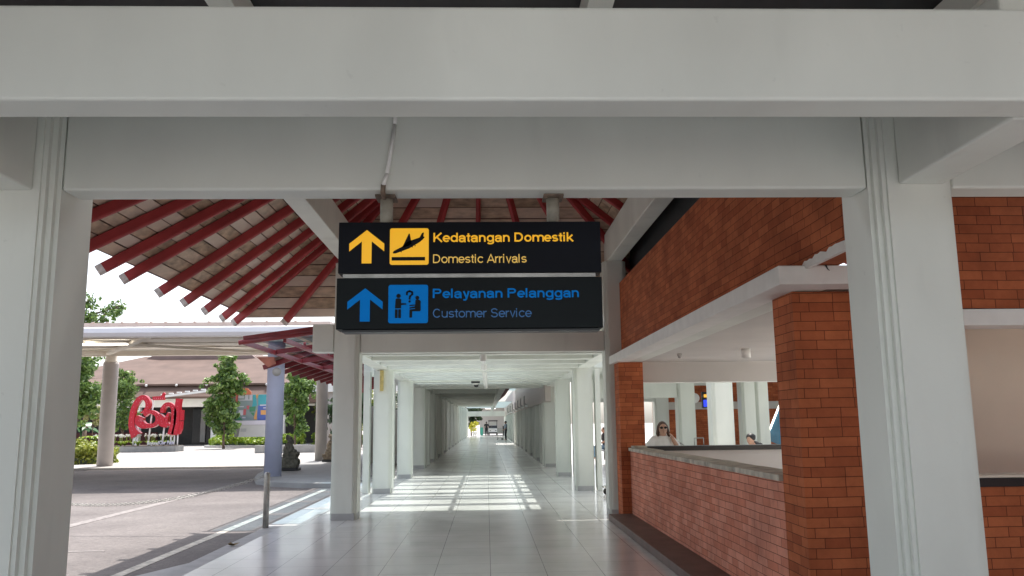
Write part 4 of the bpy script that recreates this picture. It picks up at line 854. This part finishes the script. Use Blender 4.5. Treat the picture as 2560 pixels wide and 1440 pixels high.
# ------------------------------------------------------------------ advert board
ad = thing('advert_board', 'colourful advert board on a pale pedestal behind the lavender column', 'billboard')
BXf = lambda px: -18.321 + (px - 592) * (2.29 / 76.0); BZf = lambda py: 3.81 - (py - 987) * (2.2 / 75.0)
Zb = lambda x, y: (565 + x / 11.07, 960 + y / 11.07)
def bp_(mb, poly, d=0.0, dep=.02): mb.prism([(BXf(Zb(*p)[0]), BZf(Zb(*p)[1])) for p in poly], 62 - d - dep, 62 - d, 'y')
def board(name, polys, m, d, dep=.012):
    b = MB()
    for p in polys: bp_(b, p, d, dep)
    return b.done(name, m, ad)
PA = lambda n, c: mat(n, c, .45, .05, 2)
board('board_core', [[(300, 300), (1500, 300), (1500, 1005), (285, 1005)]], PA('grey_board', (.30, .36, .38)), -.2, .19)
board('teal_print', [[(730, 300), (800, 310), (850, 600), (720, 640), (740, 480)], [(880, 300), (1500, 300), (1500, 580), (880, 590)]], PA('teal_print', (.08, .40, .48)), .001)
board('blue_print', [[(885, 595), (1500, 585), (1500, 1000), (880, 1000), (865, 900)]], PA('blue_print', (.10, .16, .48)), .001)
board('green_print', [[(300, 900), (360, 850), (480, 1000), (290, 1000)], [(650, 640), (820, 620), (800, 760), (660, 770)], [(680, 790), (790, 790), (770, 890)]], PA('green_print', (.09, .28, .16)), .001)
board('red_print', [[(280, 300), (345, 300), (320, 620), (280, 640)], [(570, 600), (650, 600), (640, 700), (590, 700)], [(500, 690), (570, 690), (560, 860), (490, 850)]], PA('red_print', (.62, .16, .18)), .014)
board('pale_print', [[(340, 305), (500, 305), (500, 400), (340, 400)], [(520, 305), (610, 305), (610, 430), (520, 430)], [(640, 305), (720, 305), (720, 430), (640, 430)], [(340, 430), (720, 430), (720, 460), (340, 460)], [(370, 610), (500, 610), (500, 640), (370, 640)], [(370, 720), (490, 720), (490, 865), (360, 865)], [(930, 575), (1500, 575), (1500, 605), (930, 610)], [(1020, 650), (1400, 650), (1400, 680), (1020, 680)], [(470, 900), (560, 910), (555, 945), (470, 945)]], PA('pale_print', (.66, .64, .72)), .014)
board('orange_print', [[(955, 730), (1230, 720), (1230, 850), (960, 855)], [(820, 300), (880, 300), (850, 400), (825, 400)], [(780, 920), (850, 700), (860, 980), (790, 980)]], PA('orange_print', (.80, .40, .14)), .014)
board('top_fin', [[(65, 95), (590, 120), (700, 240), (690, 298), (300, 298), (280, 640), (200, 490)]], ORANGE, .03, .06)
board('ledge', [[(290, 1008), (1500, 1008), (1500, 1085), (270, 1085)], [(250, 1086), (1500, 1086), (1500, 1125), (250, 1125)]], PA('lilac_white', (.66, .62, .70)), -.1, .5)
board('side_post', [[(110, 440), (215, 500), (180, 1140), (80, 1130)]], PA('pale_post', (.46, .48, .50)), -.1, .3)
board('side_post', [[(225, 260), (290, 300), (270, 1080), (205, 1080)]], PA('grey_post', (.22, .21, .20)), -.12, .3)
board('pedestal', [[(470, 1130), (1350, 1130), (1400, 1450), (420, 1450)]], PA('pedestal_grey', (.55, .54, .53)), -.15, .5)
board('pedestal_base', [[(320, 1130), (468, 1130), (420, 1450), (300, 1450)]], PA('pedestal_dark', (.24, .23, .22)), -.2, .45)
board('pedestal_panel', [[(480, 1220), (630, 1220), (620, 1310), (470, 1310)]], PA('panel_grey', (.42, .42, .43)), .352, .01)
# ------------------------------------------------------------------ far terminal building
tb = thing('terminal_building', 'wide brown hip roofed hall with a dark entrance behind the red sign', 'building')
rb = MB()
ev = [(-40, 71), (-12.5, 71), (-12.5, 92), (-40, 92)]
e = [Vector((x, y, 5.1)) for x, y in ev]; tp = [Vector((-32.0, 79, 8.05)), Vector((-19.5, 79, 8.05)), Vector((-19.5, 84, 8.05)), Vector((-32, 84, 8.05))]
for i in range(4): rb.quad(e[i], e[(i + 1) % 4], tp[(i + 1) % 4], tp[i])
rb.poly(tp); rb.poly([v + Vector((0, 0, -.15)) for v in e][::-1])
for i in range(4): rb.quad(e[i], e[(i + 1) % 4], e[(i + 1) % 4] - Vector((0, 0, .15)), e[i] - Vector((0, 0, .15)))
rb.done('roof', SHINGLE, tb)
MB().prism([(-31.6, 7.75), (-21.5, 7.75), (-22.4, 8.5), (-30.2, 8.5)], 78.2, 84, 'y').done('ridge_cap', SHINGLE2, tb)
MB().prism([(70.2, 4.0), (71.3, 4.95), (71.3, 4.75), (70.2, 3.85)], -40, -12.5, 'x').done('lower_eave', SHINGLE, tb)
MB().prism([(-27.3, 4.0), (-21.2, 4.72), (-21.2, 4.55), (-27.3, 3.83)], 69.6, 69.9, 'y').done('sloping_rail', WPOLE, tb)
m = MB()
for k in range(9): m.box(-26.8 + k * .65, -26.45 + k * .65, 69.7, 69.9, 4.13 + k * .075, 4.23 + k * .075)
m.done('rail_brackets', WPOLE, tb)
MB().box(-40, -12.5, 70.4, 70.7, 3.15, 3.84).done('entrance_beam', CREAM, tb)
MB().box(-40, -12.5, 74, 74.3, 0, 4.9).done('wall', mat('dark_wall', (.05, .047, .045), .7, .2), tb)
MB().box(-25.5, -22.8, 73.8, 73.98, 0, 3.1).done('glass_door', DARKIN, tb)
for x in (-36, -31.3, -28.9, -22.6, -17, -14): MB().box(x - .22, x + .22, 70.4, 70.8, 0, 3.14).done('post', WPOLE if x > -31 else COLGREY, tb)
MB().box(-24.75, -24.35, 73.6, 73.79, .2, 2.9).done('door_frame', GREYC, tb)
MB().box(-40, -28, 72.5, 72.7, 0, 1.1).done('dado_wall', mat('maroon_wall', (.09, .02, .02), .7, .2), tb)
MB().box(-29.6, -29.0, 70.1, 70.15, 1.9, 2.9).done('blue_notice', mat('blue_notice', (.04, .10, .42), .5, .05), tb)
m = MB()
for x in (-31, -28.5, -26, -23.5, -21, -18.5, -16): m.ball((x, 70.9, 4.98), .11, 8)
m.done('eave_lamp', WPOLE, tb)
wb = thing('white_building', 'pale multi-storey block peeking over the brown roof', 'building')
MB().box(-27.5, -23.8, 112, 118, 0, 12).done('wall', WPOLE, wb)
m = MB()
for i in range(4):
    for j in range(3): m.box(-27.2 + i * .9, -26.75 + i * .9, 111.9, 111.999, 5.2 + j * 2.3, 6.8 + j * 2.3)
m.done('window', GREYC, wb)
lb = thing('garden_gallery', 'low white roofed gallery among the trees beyond the dark grey column', 'building')
MB().box(-16, -5, 63, 64.2, 4.0, 4.6).done('roof_beam', WPOLE, lb); MB().box(-15, -9.6, 65, 70, 3.3, 3.7).done('roof', SHINGLE, lb)
for x in (-11.7, -8): MB().lathe([(.28, 0), (.26, 4.0)], (x, 63.6, 0), 16).done('post', COLGREY, lb)
# ------------------------------------------------------------------ people
def limb(b, pts):
    for (p0, r0), (p1, r1) in zip(pts[:-1], pts[1:]):
        b.tube(p0, p1, r0, r1, n=12); b.ball(p0, r0, 10); b.ball(p1, r1, 10)
def hand(b, w, d, s=1.0, side=1):
    """palm and five fingers from wrist w along d"""
    d = Vector(d).normalized(); u = d.orthogonal().normalized(); v = d.cross(u); w = Vector(w)
    b.ball(w + d * .045 * s, .042 * s, 8, squash=(.9, .9, .9)); 
    for k, (o, l_) in enumerate(((-.03, .065), (-.01, .08), (.01, .075), (.03, .058))):
        p0 = w + d * .075 * s + u * o * s; p1 = p0 + d * l_ * .55 * s + v * .01 * s; p2 = p1 + d * l_ * .4 * s + v * .025 * s; b.tube(p0, p1, .0095 * s, .009 * s, n=6); b.tube(p1, p2, .009 * s, .007 * s, n=6); b.ball(p1, .009 * s, 6)
    p0 = w + d * .03 * s - u * .035 * s; p1 = p0 + (d * .5 - u * .8) * .045 * s; b.tube(p0, p1, .012 * s, .01 * s, n=6); b.tube(p1, p1 + d * .03 * s, .01 * s, .008 * s, n=6)
def head(b, c, f, r=.105):
    c = Vector(c); f = Vector(f).normalized(); q = f.to_track_quat('Y', 'Z').to_matrix()
    b.ball(c, r, 16, squash=(.78, .95, 1.12), rot=q); b.ball(c + q @ Vector((0, .02, -.075)), .07, 12, squash=(.85, .9, .9), rot=q)
    b.ball(c + q @ Vector((0, .108, -.02)), .017, 8, squash=(.8, 1, 1.5), rot=q)
    b.ball(c + q @ Vector((0, .085, -.068)), .022, 8, squash=(1.2, .7, .5), rot=q)
    for s in (-1, 1): b.ball(c + q @ Vector((s * .084, -.01, -.01)), .028, 8, squash=(.4, .7, 1.1), rot=q); b.ball(c + q @ Vector((s * .033, .09, .012)), .013, 8, rot=q)
    return q
# woman in white behind the back sill, facing the camera, one hand raised to her shoulder
pw = thing('person', 'woman in loose white top and dark glasses with one hand raised, behind the black sill', 'person', (3.30, 15.75, 0))
b = MB(); F = Vector((-.05, -1, .12))
limb(b, [((0, 0, .95), .15), ((0, 0, 1.12), .135), ((0, 0, 1.24), .12), ((0, 0, 1.30), .06), ((0, -.02, 1.36), .05)])
limb(b, [((-.10, 0, .9), .10), ((-.10, -.01, .48), .065), ((-.10, .01, .08), .045)]); limb(b, [((.10, 0, .9), .10), ((.10, -.01, .48), .065), ((.10, .01, .08), .045)])
for s in (-1, 1): b.ball((s * .10, -.06, .05), .05, 8, squash=(.9, 2, .8))
limb(b, [((-.17, 0, 1.25), .058), ((-.30, -.02, 1.06), .05), ((-.24, -.12, .86), .036)]); hand(b, (-.24, -.12, .86), (.1, -.2, -1))
limb(b, [((.17, 0, 1.25), .058), ((.27, -.06, 1.07), .05), ((.17, -.12, 1.24), .036)]); hand(b, (.17, -.12, 1.24), (-.3, .1, 1), .9)
q = head(b, (0, -.03, 1.44), F)
b.done('body', SKIN, pw, remesh=.0075)
b = MB(); limb(b, [((0, 0, .82), .17), ((0, 0, 1.0), .165), ((0, -.01, 1.2), .145)]); b.ball((0, 0, 1.22), .14, squash=(1.25, .85, .55))
limb(b, [((-.15, 0, 1.24), .085), ((-.27, -.015, 1.10), .10)]); limb(b, [((.15, 0, 1.24), .08), ((.235, -.035, 1.13), .085)]); b.done('blouse', SHIRT, pw, remesh=.012)
b = MB(); limb(b, [((-.10, 0, .9), .115), ((-.10, -.01, .48), .085), ((-.10, .01, .12), .065)]); limb(b, [((.10, 0, .9), .115), ((.10, -.01, .48), .085), ((.10, .01, .12), .065)]); b.ball((0, 0, .9), .18, squash=(1.1, .8, .6)); b.done('trousers', GREYCL, pw, remesh=.014)
c = Vector((0, -.03, 1.44)); b = MB(); b.ball(c + Vector((0, .03, .03)), .112, 16, squash=(.86, .9, 1.05)); 
for s in (-1, 1): limb(b, [(c + Vector((s * .07, .02, .05)), .035), (c + Vector((s * .10, .0, -.08)), .035), (c + Vector((s * .10 + .02, .01, -.16)), .02)])
b.done('hair', HAIR, pw, remesh=.01)
b = MB()
for s in (-1, 1): b.ball(c + q @ Vector((s * .036, .10, .014)), .029, 10, squash=(1.1, .35, .8), rot=q)
b.bar(c + q @ Vector((-.08, .06, .02)), c + q @ Vector((.08, .06, .02)), .006, .006); b.done('sunglasses', LENSM, pw)
# person in black leaning down beyond
pb = thing('person', 'person in black vest with head bowed, low behind the black sill', 'person', (6.42, 20.0, 0))
b = MB(); limb(b, [((.05, .1, .55), .14), ((0, .02, .78), .13), ((-.05, -.05, .95), .11), ((-.10, -.10, 1.02), .05)])
head(b, (-.17, -.14, 1.12), (-.6, -.75, -.45)); 
limb(b, [((.10, -.02, .95), .055), ((.06, -.2, .78), .045), ((-.08, -.33, .82), .034)]); hand(b, (-.08, -.33, .82), (-1, -.4, .1))
limb(b, [((-.18, .0, .92), .055), ((-.24, -.18, .78), .045), ((-.16, -.34, .82), .034)]); hand(b, (-.16, -.34, .82), (-1, -.3, .2))
for s in (-1, 1): limb(b, [((.05 + s * .1, .1, .5), .09), ((s * .12, -.32, .5), .07), ((s * .12, -.3, .08), .045)]); b.ball((s * .12, -.36, .05), .05, squash=(.9, 2, .8))
b.done('body', SKIN, pb, remesh=.008)
b = MB(); limb(b, [((.05, .1, .5), .155), ((0, .02, .76), .155), ((-.02, -.02, .96), .135)]); limb(b, [((.10, .0, .98), .075), ((.085, -.09, .89), .065)]); b.done('vest', BLKCL, pb, remesh=.014)
b = MB(); b.ball((-.15, -.125, 1.175), .115, 14, squash=(1.0, 1.0, .9)); b.ball((-.06, -.06, 1.2), .05); b.done('hair', HAIRB, pb, remesh=.012)
b = MB(); 
for s in (-1, 1): limb(b, [((.05 + s * .1, .1, .5), .10), ((s * .12, -.32, .5), .085), ((s * .12, -.3, .12), .06)])
b.done('trousers', BLKCL, pb, remesh=.016)
bc = thing('waiting_bench', 'dark waiting bench under the person in black', 'bench', (6.42, 20.15, 0))
MB().box(-.7, .7, -.25, .22, .34, .40).done('seat', BLACK, bc); MB().box(-.7, .7, .24, .28, .45, .75).done('backrest', BLACK, bc); MB().box(-.6, -.55, -.2, .2, 0, .34).box(.55, .6, -.2, .2, 0, .34).done('leg', STEEL, bc)
def walker(name_lab, loc, rz, shirt, trous, hairm, seated=False, skin=SKIN2):
    t = thing('person', name_lab, 'person', loc, rz); b = MB()
    if not seated:
        limb(b, [((0, 0, .95), .13), ((0, 0, 1.15), .12), ((0, 0, 1.34), .13), ((0, 0, 1.42), .055), ((0, -.01, 1.48), .05)]); head(b, (0, -.02, 1.57), (0, -1, 0))
        for s in (-1, 1): limb(b, [((s * .2, 0, 1.37), .055), ((s * .26, -.02, 1.1), .045), ((s * .22, -.16, .92), .034)]); hand(b, (s * .22, -.16, .92), (0, -1, -.2)); limb(b, [((s * .09, 0, .9), .09), ((s * .1, -.02, .5), .06), ((s * .1, .02, .08), .042)]); b.ball((s * .1, -.06, .05), .048, squash=(.9, 2, .8))
        b.done('body', skin, t, remesh=.009)
        b = MB(); limb(b, [((0, 0, .92), .15), ((0, 0, 1.15), .145), ((0, 0, 1.33), .15)]); b.ball((0, 0, 1.36), .12, squash=(1.7, 1, .6))
        for s in (-1, 1): limb(b, [((s * .2, 0, 1.36), .07), ((s * .25, -.015, 1.16), .065)])
        b.done('shirt', shirt, t, remesh=.016)
        b = MB(); 
        for s in (-1, 1): limb(b, [((s * .09, 0, .9), .11), ((s * .1, -.02, .5), .08), ((s * .1, .02, .1), .065)])
        b.done('trousers', trous, t, remesh=.016); hc = (0, 0, 1.60)
    else:
        limb(b, [((0, .05, .5), .14), ((0, .02, .8), .13), ((0, 0, 1.0), .13), ((0, -.02, 1.08), .055)]); head(b, (0, -.05, 1.22), (0, -1, -.1))
        for s in (-1, 1): limb(b, [((s * .2, 0, 1.0), .055), ((s * .24, -.12, .75), .045), ((s * .12, -.32, .66), .034)]); hand(b, (s * .12, -.32, .66), (-s * .4, -1, 0)); limb(b, [((s * .1, 0, .5), .09), ((s * .13, -.42, .5), .065), ((s * .13, -.42, .08), .045)]); b.ball((s * .13, -.5, .05), .05, squash=(.9, 2, .8))
        b.done('body', skin, t, remesh=.009)
        b = MB(); limb(b, [((0, .05, .5), .155), ((0, .02, .8), .15), ((0, 0, .98), .15)]); b.ball((0, 0, 1.0), .12, squash=(1.7, 1, .6)); b.done('shirt', shirt, t, remesh=.016)
        b = MB()
        for s in (-1, 1): limb(b, [((s * .1, 0, .5), .105), ((s * .13, -.42, .5), .085), ((s * .13, -.42, .12), .065)])
        b.done('trousers', trous, t, remesh=.016); hc = (0, -.02, 1.25)
    MB().ball(hc, .112, 14, squash=(.85, 1, 1)).done('hair', hairm, t)
    return t
walker('person in grey shirt standing with a trolley by the right columns far down the corridor', (1.68, 75, 0), R(-80), GREYCL, BLKCL, HAIRB)
walker('person in black beside the white golf cart at the corridor end', (-.05, 104.4, 0), R(200), BLKCL, BLKCL, HAIRB)
walker('seated person in blue jeans behind the right portal column', (5.05, 36.0, 0), R(-70), BLKCL, JEAN, HAIRB, True)
bx2 = thing('waiting_bench', 'bench under the seated person in jeans', 'bench', (5.25, 36.05, 0)); MB().box(-.3, .3, -.6, .6, .32, .38).done('seat', BLACK, bx2); MB().box(.32, .36, -.6, .6, .4, .8).done('backrest', BLACK, bx2); MB().box(-.2, .2, -.5, -.45, 0, .32).box(-.2, .2, .45, .5, 0, .32).done('leg', STEEL, bx2)
# ------------------------------------------------------------------ golf cart, trolleys, pots at the corridor end
gc = thing('golf_cart', 'white golf cart with black roof parked facing the camera at the corridor end', 'golf cart', (0.76, 105.6, 0))
m = MB(); m.prism([(-1.2, .28), (-1.25, .5), (-1.15, .72), (-.75, .88), (-.45, .82), (-.4, .35), (.9, .3), (1.0, .75), (1.2, .75), (1.25, .3), (1.2, .22)], -.52, .52, 'x'); m.done('body', mat('white_cart', (.75, .75, .75), .3, .03), gc, bevel=.04)
MB().box(-.48, .48, -1.235, -1.19, .28, .40).done('bumper', BLACK, gc)
for s in (-1, 1): MB().ball((s * .34, -1.2, .58), .085, 10, squash=(1.2, .4, .7)).done('headlight', DARKIN, gc)
MB().prism([(-1.0, 1.78), (-.9, 1.86), (.9, 1.86), (1.0, 1.78), (1.0, 1.72), (-1.0, 1.72)], -.58, .58, 'x').done('roof', BLACK, gc, bevel=.02)
for x in (-.5, .5):
    MB().tube((x, -.72, .85), (x, -.55, 1.74), .025, n=8).done('roof_post', BLACK, gc); MB().tube((x, .95, .75), (x, .85, 1.74), .025, n=8).done('roof_post', BLACK, gc)
MB().quad((-.48, -.71, .88), (.48, -.71, .88), (.48, -.57, 1.7), (-.48, -.57, 1.7)).done('windscreen', GLASSC, gc)
MB().box(-.48, .48, -.1, .4, .62, .78).box(-.48, .48, .36, .48, .78, 1.2).done('seat', BLKCL, gc)
MB().tube((-.25, -.55, .8), (-.25, -.35, 1.05), .02).done('steering_wheel', BLACK, gc)
for x in (-.5, .5):
    for y in (-.82, .82):
        w = MB().tube((x - .09, y, .22), (x + .09, y, .22), .22, n=18).done('wheel', RUBBER, gc); MB().tube((x - .095, y, .22), (x + .095, y, .22), .11, n=12).done('rim', WPOLE, w)
def trolley(loc, rz, lab, scale=1):
    t = thing('luggage_trolley', lab, 'trolley', loc, rz, 'luggage trolleys')
    f = MB()
    for s in (-.26, .26): f.path([(s, .42, .14), (s * .7, -.45, .16)], .018); f.path([(s, .42, .14), (s, .46, .95), (s, .56, 1.02)], .018)
    f.path([(-.26, .56, 1.02), (.26, .56, 1.02)], .022); f.path([(-.26, .42, .14), (.26, .42, .14)], .018); f.path([(-.18, -.45, .16), (.18, -.45, .16)], .018)
    for z in (.4, .62): f.path([(-.26, .44, z), (.26, .44, z)], .012)
    f.done('frame', STEEL, t); MB().box(-.24, .24, -.4, .4, .165, .185).done('tray', STEEL, t)
    MB().box(-.27, .27, .43, .45, .66, .92).done('advert_panel', GREYP, t)
    for x, y in ((-.25, .42), (.25, .42), (0, -.4)): MB().tube((x - .025, y, .07), (x + .025, y, .07), .07, n=12).done('wheel', RUBBER, t)
    t.scale = (scale,) * 3; return t
trolley((3.02, 18.7, 0), R(-88), 'luggage trolley half hidden behind the right portal column')
trolley((1.30, 77.5, 0), R(10), 'luggage trolley beside the person in grey down the corridor')
t4 = trolley((5.5, 21.6, 0), R(70), 'dark luggage trolley behind the sill, left of the white column'); t5 = trolley((5.75, 22.9, 0), R(75), 'second dark luggage trolley parked behind the white column')
bg_ = thing('suitcase', 'black suitcase loaded on the dark trolley behind the sill', 'suitcase', (5.46, 21.6, .19)); MB().box(-.26, .26, -.3, .3, 0, .75).done('shell', BLKCL, bg_, bevel=.05); MB().path([(-.12, 0, .75), (-.12, 0, .95), (.12, 0, .95), (.12, 0, .75)], .012).done('handle', STEEL, bg_)
gp = thing('potted_plant', 'bright golden potted plant at the left of the corridor end', 'plant', (-1.42, 98, 0)); random.seed(40)
m = MB(); m.lathe([(.22, .22), (.36, .5), (.38, .52)], n=18); m.done('pot', WPOLE, gp); MB().box(-.35, .3, -.2, .2, 0, .06).box(-.2, -.1, -.15, .15, .06, .22).box(.08, .18, -.15, .15, .06, .22).done('pot_stand', GREYP, gp)
m = MB(); 
for k in range(16): leaves(m, (random.uniform(-.5, .45), random.uniform(-.4, .4), random.uniform(.75, 1.6)), .22, 26, .12, shell=.2)
m.done('foliage', GOLDL, gp)
tree('broadleaf_tree', 'dark green tree behind the golden potted plant', (-1.9, 103, 0), 4.5, [(0, 0, 3.0, 1.0), (-.6, 0, 1.7, .8), (.5, 0, 2.0, .7)], LEAFD, 30, .16, .1, seed=41)
tree('broadleaf_tree', 'yellow green crown peeking over the corridor end', (-3.3, 112, 0), 7, [(0, 0, 5.6, 1.0), (-.8, 0, 4.6, 1.2)], LEAFY, 30, .16, .1, seed=42)
bi = thing('waste_bin', 'teal green slim bin between the potted plant and the golf cart', 'bin', (-.62, 101, 0)); MB().box(-.16, .16, -.16, .16, .08, .95).done('bin_body', TEAL, bi, bevel=.03); MB().box(-.17, .17, -.17, .17, .955, 1.02).done('lid', TEAL, bi, bevel=.02)
ew = thing('grey_shed', 'grey open shed with a lit tube lamp behind the golf cart', 'building', (2, 118, 0)); MB().box(-3, 5, 0, .3, 0, 4).done('wall', GREYP, ew); MB().box(-3, 5, -6, .3, 3.6, 3.75).done('roof', GREYC, ew); MB().box(-2.2, -.8, -4.1, -4, 3.4, 3.45).done('tube_lamp', LAMPON, ew)
m = MB(); m.box(1.95, 2.45, 104, 104.5, 0, 1.15); tag(m.done('dark_cabinet', BLACK, bevel=.02), 'black cabinet right of the golf cart', 'cabinet')
# ------------------------------------------------------------------ right-hand courtyard seen through the opening
WY = [(5.40, 19.9, 0), (5.80, 25.2, 1), (6.15, 30.5, 2), (7.75, 25.2, 3), (8.45, 19.9, 4)]
labs = ['thick white column in the middle of the brick opening', 'white column behind the woman in white', 'slim far white column left of the woman in white', 'wide grooved white column behind the person in black', 'white column at the right end of the brick opening']
for (x, y, i) in WY:
    t = thing('courtyard_frame', labs[i], 'portal frame', (x, y, 0), 0, 'white frames in the side court'); w = .52 if i != 3 else .42
    column(t, 0, w, 0, .5, 2.85, False)
    if i == 3: MB().prism(col_poly(.46, .86, .1, .5), 0, 2.85).done('column', WHITE, t)
    if i in (1, 2): MB().box(-3.0, -.01, .1, .35, 2.28, 2.85).done('cross_beam', WHITE, t)
    MB().box(-.0, 2.0, .1, .35, 2.86, 3.1).done('cross_beam', WHITE, t)
ct = thing('court_pergola', 'white slatted pergola over the side court behind the brick building', 'pergola')
MB().box(2.75, 10, 15.0, 18.0, 3.31, 3.36).box(2.75, 10, 21.0, 27.4, 3.31, 3.36).done('sun_block_cover', WHITE, ct)  # unseen cover, added to cut the daylight falling into the court
for k in range(9): MB().box(2.75, 10, 16.5 + 1.55 * k, 16.62 + 1.55 * k, 2.95, 3.15).done('slat', WHITE, ct)
MB().box(5.6, 5.8, 15, 31, 3.16, 3.3).done('side_beam', WHITE, ct); MB().box(8.2, 8.4, 15, 31, 3.16, 3.3).done('side_beam', WHITE, ct)
cw = thing('court_wall', 'shaded red brick wall at the far side of the court', 'wall'); MB().box(6.4, 14, 32, 32.3, 0, 3.6).done('wall_face', BRICK, cw); MB().box(6.4, 14, 31.9, 31.999, 2.0, 2.28).done('pale_band', GREYP, cw); MB().box(2.8, 14, 27.5, 33, 3.5, 3.62).done('roof', GREYP, cw)
MB().box(14, 14.2, 8, 33, 0, 3.6).done('wall_face', WHITE, cw)
fd = thing('flight_screen', 'lit blue information screen with amber heading under the court roof', 'screen', (7.35, 27.0, 0)); MB().box(-.36, .36, 0, .1, 1.98, 2.5).done('casing', BLACK, fd); MB().box(-.32, .32, -.012, -.002, 2.02, 2.24).done('display', SCREENB, fd); MB().box(-.3, .1, -.012, -.002, 2.32, 2.42).done('heading_row', SCREENO, fd); MB().tube((0, .05, 2.5), (0, .05, 3.49), .02).done('hanger_rod', STEEL, fd)
dk = thing('round_speaker', 'round pale ceiling speaker left of the blue screen', 'speaker', (6.75, 27, 2.3)); MB().tube((0, 0, 0), (0, .1, 0), .16, n=24).done('grille', WPOLE, dk); MB().tube((0, .05, .15), (0, .05, 1.2), .015).done('hanger_rod', STEEL, dk)
gx = thing('glass_kiosk', 'tilted blue glass panel with a bright edge at the right of the opening', 'kiosk', (9.1, 26.5, 0)); MB().prism([(-.15, 1.2), (.4, 2.35), (.62, 2.4), (.62, .6), (-.1, .9)], 0, .12, 'y').done('panel', mat('blue_glass', (.04, .14, .22), .15, .2), gx); MB().bar((-.17, -.01, 1.18), (.39, -.01, 2.36), .04, .05, up=(0, 1, 0)).done('edge_lamp', LAMPON, gx); MB().box(-.3, .7, -.3, .4, 0, .6).done('base', mat('teal_base', (.03, .16, .18), .5, .1), gx)
